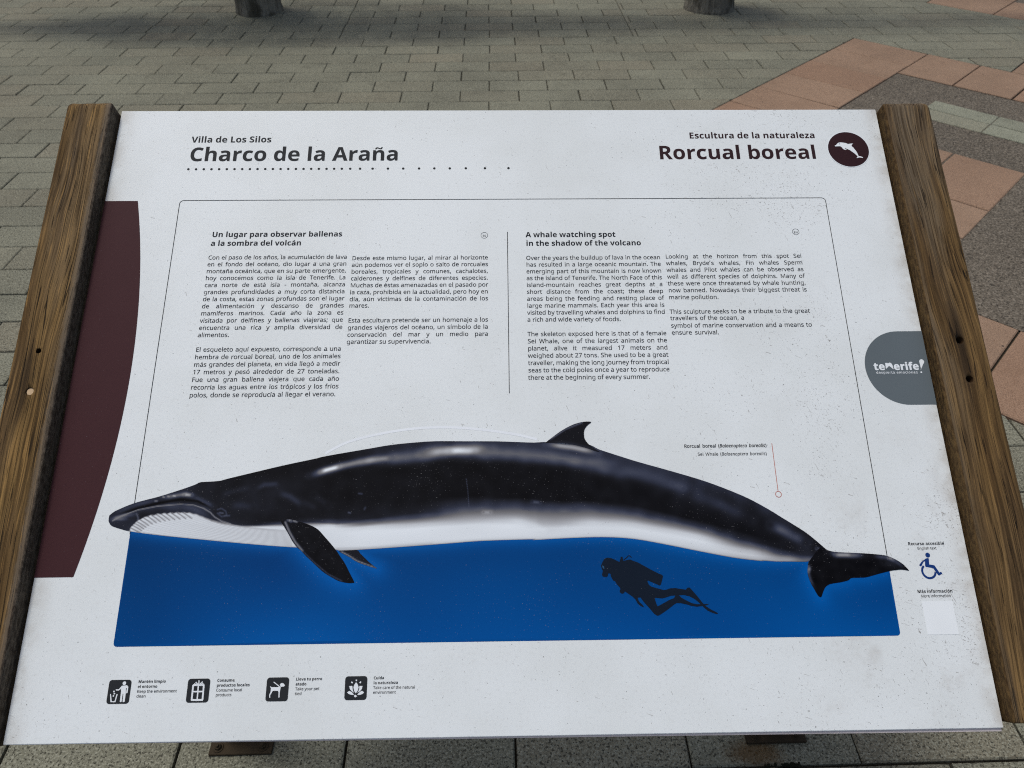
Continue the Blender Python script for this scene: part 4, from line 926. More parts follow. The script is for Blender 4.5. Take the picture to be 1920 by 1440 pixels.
it 223 124,-7,101,-5,81,1,63,11,49,25,41,46,38,72,38,79,39,86,40,94,41,103,43,111,44,120,85,315,30,315,35,342,95,367,137,442,172,442,154,360,244,360,235,315,145,315,103,119,102,113,101,106,99,99,98,92,98,85,97,79,98,69,101,60,106,52,113,46,122,43,133,42,141,42,149,43,156,44,164,46,172,48,181,50,181,5,174,3,166,0,156,-3,145,-5,134,-6
"""
# ---- outlines and shading of the printed pictures, in millimetres on the board (origin at its lower left corner)
TOP = [[82.2,264.0],[82.2,268.4],[83.5,270.7],[90.9,276.2],[113.3,285.7],[141.7,293.2],[170.2,302.3],[187.9,308.7],[193.2,311.5],[198.7,312.4],[219.0,313.5],[231.7,316.7],[268.3,325.5],[305.1,334.1],[342.3,341.9],[359.6,345.9],[410.5,354.5],[443.9,360.0],[473.0,362.9],[504.5,364.7],[545.1,364.2],[590.3,363.6],[635.5,361.5],[653.6,362.0],[684.4,358.4],[710.8,358.2],[725.6,351.3],[742.2,345.3],[777.2,333.5],[823.0,319.7],[868.4,305.0],[913.0,286.4],[939.1,272.1],[961.3,257.7],[956.1,260.9],[973.4,249.5],[992.0,236.5],[1005.8,224.1],[1015.4,214.8],[1019.7,212.5]]
BOT = [[82.3,263.2],[83.3,260.7],[87.6,256.0],[98.3,252.3],[113.4,248.5],[148.7,243.5],[192.9,238.5],[240.8,233.4],[286.7,228.9],[321.5,226.1],[380.0,221.8],[380.7,221.0],[408.5,221.7],[459.9,224.4],[524.4,228.3],[567.6,231.0],[632.6,232.3],[634.3,231.4],[679.6,233.2],[725.0,233.9],[764.7,231.2],[805.9,223.6],[850.4,214.2],[894.7,205.4],[930.3,200.9],[929.9,201.6],[948.2,200.2],[966.7,199.9],[985.2,199.4],[996.2,200.8],[1009.0,203.6],[1018.7,206.5]]
FIN = [[644.5,360.4],[653.6,361.5],[658.2,364.7],[665.2,370.0],[672.2,375.1],[681.5,380.9],[690.8,385.5],[697.8,388.0],[704.7,389.6],[711.6,390.3],[717.3,389.5],[713.2,386.0],[710.1,382.9],[707.9,379.4],[706.8,375.9],[706.6,370.5],[707.7,364.9],[712.4,358.3],[717.8,353.6],[725.5,348.5],[727.7,347.1],[721.0,348.5],[712.1,351.9],[703.2,354.7],[689.7,358.1],[671.7,360.2],[658.1,360.8]]
FLUKE = [[997.1,206.8],[1007.9,217.2],[1015.3,214.4],[1022.7,212.0],[1034.9,210.7],[1050.3,209.9],[1065.7,208.9],[1081.0,207.5],[1093.1,205.6],[1103.2,201.2],[1111.5,195.6],[1116.0,190.6],[1118.8,186.5],[1114.6,187.3],[1108.5,187.9],[1102.3,187.5],[1096.0,186.8],[1079.9,183.3],[1070.2,180.9],[1060.6,178.8],[1051.4,178.6],[1042.1,178.2],[1038.6,175.7],[1033.0,174.2],[1025.9,172.9],[1018.8,172.0],[1013.3,170.9],[1009.2,169.0],[1006.5,166.6],[1004.1,162.9],[1002.5,160.0],[999.9,155.3],[996.6,156.5],[994.2,160.9],[991.9,166.0],[989.6,171.2],[988.0,176.4],[986.7,183.0],[986.9,187.5],[988.0,193.4],[989.7,198.6]]
FLIP = [[305.9,258.9],[309.5,260.5],[316.7,261.9],[329.9,258.7],[343.1,254.3],[354.5,248.3],[364.4,238.2],[372.2,230.0],[380.1,220.9],[386.0,212.8],[392.0,204.7],[399.0,192.3],[405.0,181.7],[403.2,180.5],[397.0,180.4],[386.0,182.8],[378.6,186.4],[367.4,192.7],[357.9,200.2],[348.2,208.8],[341.5,214.6],[334.6,221.5],[328.8,226.0],[322.7,233.3],[316.4,243.3],[310.2,252.5]]
FLIP2 = [[383.5,221.0],[405.3,221.7],[410.9,217.0],[417.7,210.7],[424.3,204.7],[433.2,198.0],[427.8,199.1],[421.3,201.2],[411.6,204.5],[403.9,208.1],[398.4,211.9],[391.8,215.2]]
THROAT = [[111.8,252.7],[114.3,256.6],[117.2,259.3],[122.0,263.9],[132.4,268.3],[144.9,270.6],[159.4,271.7],[174.0,272.4],[185.1,271.8],[196.5,269.2],[204.2,266.0],[215.8,260.9],[229.0,257.3],[244.0,254.9],[256.9,253.5],[308.2,253.6]]
THROATW = [1.2,1.3,1.4,1.6,1.8,2.0,2.0,2.0,2.2,2.6,3.0,3.2,3.2,3.2,3.4,4.0]
STATIONS = [[82.1,
 [[277.7,40],[265.9,45],[260.3,40],[253.5,40]]],[96.5,
 [[281.0,48],[272.6,40],[263.6,95],[260.9,45],[249.9,38]]],[110.2,
 [[285.0,48],[275.2,38],[269.7,60],[265.5,35],[257.3,40],[247.7,48]]],[127.2,
 [[290.4,45],[280.6,32],[276.4,45],[270.9,30],[262.6,34],[244.7,40]]],[154.6,
 [[297.2,42],[287.3,30],[280.3,50],[275.4,34],[270.5,40],[241.7,40]]],[178.5,
 [[304.7,40],[294.1,34],[282.8,36],[277.9,48],[273.0,44],[238.6,40]]],[201.1,
 [[312.3,30],[297.3,32],[283.3,30],[276.3,50],[270.0,46],[235.6,40]]],[223.3,
 [[313.4,28],[293.6,28],[279.5,30],[271.1,30],[261.4,36],[232.7,40]]],[244.0,
 [[318.2,26],[293.3,28],[275.8,34],[261.9,30],[255.0,36],[230.4,40]]],[271.5,
 [[325.1,25],[293.0,32],[272.0,32],[259.5,28],[228.7,40]]],[306.1,
 [[333.4,24],[299.7,30],[271.5,27],[259.1,26],[254.9,60],[250.8,195],[240.5,205],[226.2,185]]],[344.2,
 [[341.7,24],[313.5,24],[285.1,26],[264.1,27],[257.2,40],[253.8,150],[250.3,205],[228.5,200],[223.8,170]]],[368.5,
 [[347.3,24],[316.8,23],[284.8,24],[262.5,30],[256.2,70],[253.5,190],[250.0,208],[226.8,200],[222.1,180]]],[417.3,
 [[355.6,34],[327.1,23],[284.3,24],[261.9,32],[255.0,110],[251.5,195],[246.0,212],[227.6,205],[222.9,185]]],[480.4,
 [[363.8,40],[333.7,23],[283.5,24],[268.1,34],[261.2,75],[253.5,180],[247.3,212],[231.6,205],[225.5,185]]],[550.9,
 [[363.8,44],[332.9,22],[289.8,23],[277.1,50],[267.3,105],[258.3,165],[252.0,205],[235.5,205],[230.8,185]]],[607.5,
 [[362.5,46],[330.8,22],[286.3,23],[275.1,62],[265.3,120],[256.9,185],[250.0,212],[236.9,205],[231.4,190]]],[664.2,
 [[361.9,46],[328.8,22],[282.9,23],[273.0,60],[261.8,118],[252.1,165],[246.6,205],[237.6,200],[232.8,185]]],[713.7,
 [[354.7,46],[323.9,24],[280.9,23],[271.0,60],[261.2,120],[252.9,190],[246.0,205],[239.1,200],[233.6,185]]],[776.9,
 [[332.6,48],[305.1,24],[273.1,24],[264.7,50],[256.3,110],[249.4,185],[242.5,208],[234.9,200],[230.1,185]]],[846.1,
 [[310.8,46],[286.4,26],[254.8,24],[247.1,50],[240.2,120],[234.7,190],[227.9,208],[219.7,195],[214.9,180]]],[914.7,
 [[284.2,44],[264.4,26],[236.6,23],[227.0,40],[220.2,100],[214.8,170],[209.3,190],[203.3,160]]],[961.9,
 [[255.5,42],[236.0,26],[215.5,26],[208.7,60],[204.7,130],[200.0,160]]],[985.3,
 [[239.9,32],[222.0,26],[207.1,40],[203.0,80],[199.0,120]]],[1014.8,
 [[214.8,28],[204.7,24],[197.9,28]]]]
BRUSH = [[[[337.1,319.0],[360.9,326.6],[380.5,332.0],[402.5,336.8],[433.4,341.7]],4.29,125,0.95],
 [[[352.2,324.4],[361.9,327.2],[378.3,331.4]],2.64,230,0.9],
 [[[406.9,337.6],[420.1,339.8],[435.7,341.4],[451.3,342.6]],3.96,165,0.75],
 [[[433.5,341.0],[478.0,344.6],[513.8,349.3]],7.92,92,0.95],
 [[[486.9,347.3],[511.5,350.5],[534.0,351.9],[556.5,352.3],[581.2,350.9]],6.6,165,0.95],
 [[[522.8,350.6],[536.2,351.4],[547.5,350.8],[558.7,351.2]],3.96,225,0.75],
 [[[554.2,349.6],[601.4,346.8],[646.3,342.9],[679.9,338.4],[724.6,330.6],[751.1,323.5]],8.58,98,0.9],
 [[[711.5,332.3],[748.4,323.3],[785.3,315.4],[821.7,303.7],[848.5,291.2]],9.24,68,0.85],
 [[[821.6,302.7],[836.0,297.0]],3.96,78,0.5],
 [[[839.0,289.5],[883.9,274.2],[918.7,255.5]],8.58,54,0.7],
 [[[946.4,247.0],[961.2,239.9],[975.7,231.3],[990.2,223.5]],5.94,80,0.85],
 [[[1003.1,215.7],[1010.4,212.6],[1016.2,210.3]],1.98,150,0.8],
 [[[633.7,281.1],[644.7,279.9]],1.98,90,0.6],
 [[[569.8,268.0],[578.6,267.9]],2.64,165,0.6],
 [[[609.3,271.5],[637.7,262.5],[654.8,249.2]],5.94,110,0.12],
 [[[648.1,242.8],[676.6,249.0]],5.94,150,0.1],
 [[[380.6,223.7],[417.0,223.9],[502.9,228.6]],1.32,170,0.6],
 [[[600.4,259.6],[637.4,250.5],[656.7,240.6]],3.3,222,0.25],
 [[[653.5,359.0],[671.6,356.9],[689.6,354.4],[707.5,350.5],[725.4,346.2]],3.96,150,0.95],
 [[[147.4,292.2],[163.8,294.5],[178.3,296.6],[187.9,294.2]],2.64,120,0.8],
 [[[175.6,295.7],[185.9,295.0]],1.98,190,0.7],
 [[[91.1,274.9],[115.5,283.3],[145.8,290.4]],1.98,66,0.6],
 [[[138.8,287.7],[141.6,287.6]],1.06,130,0.8],
 [[[148.2,293.2],[150.1,292.8]],0.99,150,0.8],
 [[[154.6,294.0],[156.1,293.5]],0.99,150,0.8],
 [[[161.9,294.5],[164.2,294.1]],1.06,170,0.8],
 [[[186.1,293.7],[201.8,286.0],[217.5,278.4]],3.3,70,0.7],
 [[[85.3,265.2],[98.9,271.5],[118.0,278.6],[142.9,284.8],[171.9,289.2],[194.3,287.0],[210.0,279.4],[218.0,273.8]],1.58,16,0.95],
 [[[87.5,262.4],[99.3,269.3],[118.4,276.4],[143.4,281.1],[172.6,283.2],[189.4,281.9],[202.8,277.7],[212.7,272.0],[218.9,266.0],[228.7,260.4],[241.0,256.6]],0.73,150,0.75],
 [[[85.5,263.9],[92.3,267.0],[108.1,271.7]],1.98,120,0.8],
 [[[149.6,276.4],[172.9,280.8],[189.9,277.8],[203.7,270.3],[213.5,264.6]],3.3,70,0.55],
 [[[108.9,265.8],[119.4,269.4],[131.5,274.4],[153.0,278.2]],1.98,36,0.7],
 [[[117.3,271.3],[120.3,265.7],[119.9,263.5]],0.99,110,0.6],
 [[[267.0,300.3],[279.3,307.7],[294.2,308.5],[300.3,302.7]],3.3,62,0.6],
 [[[221.3,293.8],[242.8,300.5],[266.5,305.0]],3.96,48,0.5],
 [[[297.1,297.1],[314.2,292.2],[326.1,283.7],[332.2,276.2]],3.96,66,0.55],
 [[[235.6,281.0],[254.1,280.8],[269.3,276.9]],4.62,54,0.55],
 [[[345.7,293.7],[365.3,279.5]],4.62,48,0.45],
 [[[221.5,275.6],[226.8,277.0],[232.8,273.2],[234.3,268.1],[228.0,266.3],[222.0,271.0]],0.92,78,0.7],
 [[[224.7,271.5],[229.4,270.9]],1.06,95,0.8],
 [[[231.6,267.2],[238.0,267.6]],1.06,80,0.7],
 [[[308.9,257.1],[314.0,250.6],[318.1,245.1]],1.45,130,0.8],
 [[[328.6,285.7],[353.4,274.5]],3.96,44,0.5],
 [[[392.9,269.7],[395.1,269.2]],1.06,90,0.7],
 [[[404.7,294.8],[409.1,294.1]],1.06,80,0.6],
 [[[413.4,273.8],[414.4,276.0]],1.32,70,0.7],
 [[[546.6,313.3],[548.9,296.5],[550.5,275.5]],0.4,95,0.5]]
GROOVES = [[[[112.5,253.0],[123.1,249.5],[138.1,246.0],[157.6,242.7],[181.5,239.5],[210.0,236.4],[242.9,233.5],[280.3,230.6],[322.3,227.9]],0.59,150,0.4],
 [[[112.5,253.0],[119.2,249.8],[125.1,247.0]],0.69,60,0.62],
 [[[114.4,256.3],[125.0,252.4],[139.9,248.6],[159.3,245.0],[183.1,241.5],[211.2,238.2],[243.8,235.0],[280.8,231.9],[322.2,228.9]],0.59,150,0.4],
 [[[114.4,256.3],[121.1,252.8],[127.0,249.6]],0.69,60,0.62],
 [[[116.6,259.0],[127.1,254.8],[142.0,250.8],[161.2,247.0],[184.7,243.3],[212.6,239.7],[244.8,236.4],[281.3,233.1],[322.1,230.0]],0.59,150,0.4],
 [[[116.6,259.0],[123.3,255.3],[129.3,251.9]],0.69,60,0.62],
 [[[119.1,261.3],[129.7,257.0],[144.5,252.8],[163.5,248.8],[186.7,244.9],[214.2,241.2],[245.9,237.7],[281.8,234.3],[322.0,231.1]],0.59,150,0.4],
 [[[119.1,261.3],[125.9,257.4],[131.9,253.9]],0.69,60,0.62],
 [[[122.4,263.9],[132.9,259.3],[147.6,254.9],[166.4,250.6],[189.2,246.6],[216.2,242.7],[247.3,239.0],[282.6,235.5],[321.9,232.1]],0.59,150,0.4],
 [[[122.4,263.9],[129.2,259.7],[135.2,256.0]],0.69,60,0.62],
 [[[126.9,266.0],[137.3,261.2],[151.8,256.7],[170.2,252.3],[192.6,248.1],[219.0,244.1],[249.3,240.3],[283.6,236.6],[321.8,233.2]],0.59,150,0.4],
 [[[126.9,266.0],[133.7,261.7],[139.7,257.9]],0.69,60,0.62],
 [[[131.7,268.0],[142.1,263.1],[156.4,258.3],[174.4,253.8],[196.3,249.5],[221.9,245.4],[251.4,241.5],[284.7,237.8],[321.7,234.3]],0.59,150,0.4],
 [[[131.7,268.0],[138.5,263.6],[144.6,259.6]],0.69,60,0.62],
 [[[137.0,269.2],[147.4,264.2],[161.3,259.5],[179.0,255.0],[200.2,250.6],[225.1,246.5],[253.7,242.6],[285.8,238.9],[321.7,235.3]],0.59,150,0.4],
 [[[137.0,269.2],[143.9,264.8],[149.9,260.7]],0.69,60,0.62],
 [[[142.7,270.2],[153.0,265.3],[166.7,260.5],[183.9,256.0],[204.5,251.7],[228.6,247.6],[256.1,243.6],[287.1,239.9],[321.6,236.4]],0.59,150,0.4],
 [[[142.7,270.2],[149.6,265.8],[155.6,261.8]],0.69,60,0.62],
 [[[148.5,270.9],[158.7,266.0],[172.1,261.3],[188.8,256.8],[208.8,252.6],[232.0,248.5],[258.6,244.6],[288.4,240.9],[321.5,237.5]],0.59,150,0.4],
 [[[148.5,270.9],[155.4,266.5],[161.4,262.5]],0.69,60,0.62],
 [[[155.1,271.4],[165.1,266.6],[178.2,261.9],[194.4,257.5],[213.6,253.3],[236.0,249.3],[261.4,245.5],[289.8,241.9],[321.4,238.5]],0.59,150,0.4],
 [[[155.1,271.4],[161.9,267.1],[167.9,263.1]],0.69,60,0.62],
 [[[162.0,271.8],[171.9,267.1],[184.6,262.6],[200.2,258.2],[218.7,254.1],[240.1,250.2],[264.3,246.5],[291.4,242.9],[321.3,239.6]],0.59,150,0.4],
 [[[162.0,271.8],[168.8,267.6],[174.8,263.7]],0.69,60,0.62],
 [[[169.3,272.3],[179.0,267.7],[191.4,263.2],[206.5,258.9],[224.1,254.9],[244.5,251.0],[267.4,247.4],[293.0,243.9],[321.2,240.7]],0.59,150,0.4],
 [[[169.3,272.3],[176.0,268.1],[182.0,264.3]],0.69,60,0.62],
 [[[177.0,272.2],[186.6,267.7],[198.6,263.4],[213.0,259.3],[229.8,255.4],[249.1,251.7],[270.7,248.2],[294.7,244.9],[321.1,241.7]],0.59,150,0.4],
 [[[177.0,272.2],[183.7,268.2],[189.7,264.5]],0.69,60,0.62],
 [[[185.2,271.6],[194.6,267.3],[206.2,263.3],[219.9,259.4],[235.9,255.7],[253.9,252.2],[274.1,248.9],[296.5,245.8],[321.0,242.8]],0.59,150,0.4],
 [[[193.5,269.8],[202.7,266.0],[213.9,262.3],[226.9,258.9],[241.9,255.5],[258.8,252.4],[277.6,249.4],[298.3,246.6],[321.0,243.9]],0.59,150,0.4],
 [[[202.7,266.6],[211.7,263.4],[222.3,260.4],[234.6,257.5],[248.6,254.7],[264.2,252.1],[281.4,249.6],[300.3,247.2],[320.9,245.0]],0.59,150,0.4],
 [[[213.9,261.7],[222.6,259.4],[232.7,257.2],[244.0,255.1],[256.7,253.1],[270.8,251.2],[286.1,249.4],[302.8,247.7],[320.8,246.0]],0.59,150,0.4],
 [[[229.1,257.1],[237.5,255.7],[246.7,254.3],[256.9,252.9],[267.9,251.7],[279.8,250.4],[292.5,249.3],[306.2,248.2],[320.7,247.1]],0.59,150,0.4]]
FINB = [[[[653.6,361.3],[671.7,360.2],[689.7,358.1],[712.1,351.9],[727.7,347.1]],2.97,42,0.9],
 [[[660.5,365.9],[681.5,379.7],[704.7,388.9]],1.06,95,0.8]]
FLUKEB = [[[[1016.4,211.8],[1028.3,207.9],[1046.7,206.9],[1065.5,207.4]],3.3,95,0.9],
 [[[1025.1,207.6],[1048.4,207.3]],1.98,165,0.7],
 [[[1073.0,205.8],[1092.7,203.3],[1104.2,197.9],[1115.0,189.6]],2.64,75,0.8],
 [[[1095.1,203.3],[1100.1,201.3]],2.31,140,0.8],
 [[[989.6,197.9],[987.5,187.5],[988.9,177.1],[992.8,166.7]],1.98,70,0.8],
 [[[989.2,192.6],[989.8,190.4],[988.1,187.4]],1.98,130,0.8],
 [[[1087.1,198.1],[1106.4,193.4]],4.62,40,0.6]]
FLIPB = [[[[311.5,258.0],[318.1,245.1],[326.5,232.3],[336.4,221.4]],1.32,150,0.7],
 [[[314.9,261.2],[318.8,259.7]],1.65,170,0.7],
 [[[336.4,221.4],[352.0,207.0],[371.1,191.8],[389.6,182.8]],0.79,70,0.7],
 [[[322.4,259.7],[326.2,258.7]],1.32,160,0.7]]
FLIP2B = [[[[386.8,219.4],[396.1,214.5],[407.1,207.7],[422.4,201.8],[432.1,198.6]],0.99,140,0.8]]
DIVER = [[[720.6,197.7],[722.3,201.5],[724.9,205.7],[727.4,207.3],[729.9,207.8],[734.7,207.0],[739.4,204.9],[743.2,202.9],[745.1,202.2],[745.3,205.0],[746.5,206.1],[746.5,208.6],[749.2,208.5],[749.4,206.4],[750.0,203.5],[752.0,203.8],[755.5,204.9],[758.9,205.1],[762.6,203.3],[768.3,201.4],[775.8,197.1],[785.1,191.8],[794.4,187.0],[798.6,185.3],[799.7,183.6],[798.7,180.4],[796.3,173.4],[794.2,172.0],[791.4,173.5],[785.8,175.9],[779.8,178.5],[779.2,177.4],[780.8,173.2],[783.6,171.0],[790.1,169.1],[799.5,166.5],[802.5,166.9],[807.4,168.5],[814.2,168.8],[820.8,167.6],[827.4,166.6],[830.1,169.1],[832.5,169.3],[835.1,166.5],[841.1,159.0],[847.1,150.7],[851.4,146.1],[856.7,142.4],[863.1,139.1],[866.0,137.2],[864.2,136.3],[859.1,137.8],[852.8,140.8],[848.4,144.7],[843.2,150.3],[837.9,154.9],[831.5,158.4],[824.9,160.0],[813.4,159.7],[807.6,159.3],[800.7,157.2],[796.8,156.3],[792.1,156.7],[784.4,157.2],[776.8,156.9],[769.7,157.9],[765.3,157.6],[766.1,154.5],[767.8,151.7],[770.5,149.4],[772.7,146.2],[771.2,146.0],[767.5,148.1],[764.8,150.4],[762.3,155.3],[758.7,159.0],[754.2,162.2],[749.4,165.6],[748.5,163.4],[745.6,162.6],[743.1,164.2],[742.9,166.7],[744.0,168.6],[743.2,170.4],[739.6,174.6],[737.4,178.4],[735.8,178.4],[734.2,181.2],[732.5,184.5],[732.4,187.3],[730.9,188.1],[729.3,187.8],[729.1,185.5],[727.6,183.5],[722.3,184.0],[721.4,186.5],[722.1,189.3],[722.7,191.2],[721.4,194.0]],
 [[767.4,160.0],[772.6,152.4],[778.8,145.2],[784.9,137.7],[788.5,135.4],[791.4,136.0],[796.4,138.9],[803.4,143.3],[810.5,148.3],[814.5,150.5],[820.2,150.1],[826.8,148.6],[833.3,146.7],[839.9,145.7],[846.6,146.3],[852.5,147.5],[855.7,148.7],[853.1,148.9],[846.8,148.6],[840.2,148.7],[833.6,150.1],[827.2,153.4],[821.7,156.5],[818.2,159.7],[814.0,160.8],[811.7,156.5],[805.3,154.3],[797.3,150.3],[789.9,146.7],[788.6,149.6],[787.3,154.7],[786.6,159.7],[777.2,162.6]]]
HOSE = [[750.6,204.7],[754.7,207.7],[756.8,209.9],[759.0,209.5],[760.7,207.3]]
MASK = [[721.9,197.9],[723.3,197.7],[724.6,196.6],[724.7,193.9],[723.3,194.3],[722.4,195.7]]
DOLPHIN = [[1122.9,836.6],[1124.2,837.3],[1125.7,838.0],[1126.9,839.9],[1128.3,841.2],[1130.1,842.2],[1133.0,842.7],[1137.7,842.2],[1141.7,841.2],[1144.3,839.6],[1147.7,840.1],[1151.1,840.6],[1153.0,840.0],[1151.1,839.1],[1149.9,837.8],[1149.6,836.5],[1150.6,834.5],[1151.9,832.8],[1153.2,830.5],[1154.6,827.8],[1155.8,824.9],[1156.7,821.8],[1157.3,819.4],[1157.5,817.1],[1160.3,816.9],[1162.5,815.9],[1164.4,814.7],[1163.1,813.6],[1160.8,814.3],[1159.0,814.7],[1156.6,814.1],[1154.0,813.3],[1154.6,814.7],[1155.9,815.9],[1155.5,817.6],[1153.0,821.0],[1149.4,824.7],[1145.3,828.4],[1141.5,830.6],[1138.4,832.2],[1138.0,831.8],[1139.2,830.4],[1140.9,829.2],[1139.8,828.8],[1137.9,828.9],[1136.1,829.6],[1134.8,831.3],[1133.7,833.5],[1132.5,834.9],[1130.5,835.5],[1127.2,835.4],[1123.8,835.1]]
DEYE = [[1131.0,840.4],[1132.0,839.7],[1130.6,839.0],[1129.8,839.7]]
WHEEL = [[[1137.7,197.7],[1133.6,193.5],[1133.8,192.4],[1135.8,191.7],[1137.0,193.0],[1139.9,197.2],[1142.2,198.3],[1141.1,192.5],[1141.7,191.0],[1150.9,189.3],[1155.7,180.7],[1156.9,179.8],[1161.3,181.9],[1161.4,183.2],[1160.2,184.6],[1158.1,183.6],[1153.8,192.1],[1152.6,193.0],[1146.8,194.0],[1147.8,201.3],[1146.9,202.1],[1144.3,201.7]]]
WHEAD = [1147.1,205.8]
P1 = {"head":[133.0,66.0],"polys":[[[130.3,63.2],[136.5,63.7],[138.4,61.8],[138.4,59.4],[138.4,55.0],[137.1,54.6],[136.7,55.5],[136.8,60.4],[135.7,60.4],[136.3,55.5],[136.4,45.4],[135.4,44.8],[133.9,45.2],[133.6,54.1],[132.7,54.1],[132.8,45.5],[131.9,44.8],[130.6,45.2],[130.5,53.9],[130.0,60.0],[127.5,57.9],[124.1,58.0],[123.5,58.8],[124.3,59.3],[127.3,59.3]],
 [[117.7,53.9],[118.7,54.3],[120.8,46.0],[124.2,45.9],[125.5,54.0],[126.8,53.9],[125.4,44.9],[119.5,45.0]]],"dots":[[121.8,56.9],[122.7,54.5],[122.0,51.9]]}
P2 = {"lines":[[[[216.2,62.6],[229.8,62.6]],2.0],
 [[[216.4,62.8],[216.6,45.7]],2.0],
 [[[229.3,62.6],[229.6,45.7]],2.0],
 [[[216.2,46.0],[230.1,45.8]],2.0],
 [[[222.8,62.5],[223.2,45.8]],1.6],
 [[[216.3,55.3],[229.5,55.3]],1.6],
 [[[222.9,68.0],[223.2,63.0]],1.3],
 [[[219.1,66.1],[222.4,63.0]],1.3],
 [[[227.6,66.4],[224.2,63.2]],1.3],
 [[[217.6,64.3],[221.3,62.6]],1.3],
 [[[228.6,64.5],[225.5,62.7]],1.3]]}
P3 = {"polys":[[[309.7,59.6],[310.6,59.9],[311.3,59.0],[314.7,58.9],[319.4,59.0],[321.7,59.8],[322.6,59.0],[322.4,56.5],[322.0,53.8],[322.1,47.5],[320.9,47.0],[320.6,52.8],[319.9,54.6],[315.0,55.0],[313.0,54.4],[312.3,52.5],[310.7,50.1],[310.9,47.9],[311.3,47.4],[310.0,47.0],[309.4,50.1],[310.8,53.7],[310.8,57.8]],
 [[321.4,61.5],[322.6,63.3],[324.5,63.4],[326.5,62.4],[327.6,60.3],[326.3,59.5],[324.0,59.3],[322.8,59.0]]],"lines":[[[[313.6,64.8],[321.3,59.4]],1.0]]}
P4 = {"polys":[[[413.9,63.1],[415.9,60.6],[417.3,57.2],[416.3,53.3],[414.2,50.5],[411.9,53.4],[410.9,57.3],[412.0,60.7]],
 [[405.8,58.9],[409.5,58.9],[410.0,55.2],[411.1,52.4],[412.5,51.0],[409.0,53.0],[406.6,55.6]],
 [[421.9,58.7],[418.1,58.7],[418.1,55.1],[417.0,52.4],[415.6,50.9],[419.1,52.8],[421.2,55.4]],
 [[403.5,51.6],[406.1,53.5],[409.1,52.0],[412.2,49.0],[409.3,48.8],[405.7,49.8]],
 [[424.1,51.5],[421.5,53.3],[418.7,51.8],[415.9,49.0],[419.1,48.6],[422.6,49.8]],
 [[413.6,49.0],[416.0,47.3],[413.6,45.9],[411.8,47.5]]],"lines":[[[[414.0,66.0],[414.0,64.3]],1.6],
 [[[408.0,63.6],[409.6,62.2]],1.6],
 [[[419.8,63.6],[418.2,62.1]],1.6]]}
ARC = [[357.1,349.4],[387.5,365.2],[432.0,376.4],[477.0,382.9],[522.3,384.1],[567.7,380.4],[613.1,373.3],[642.4,366.0]]

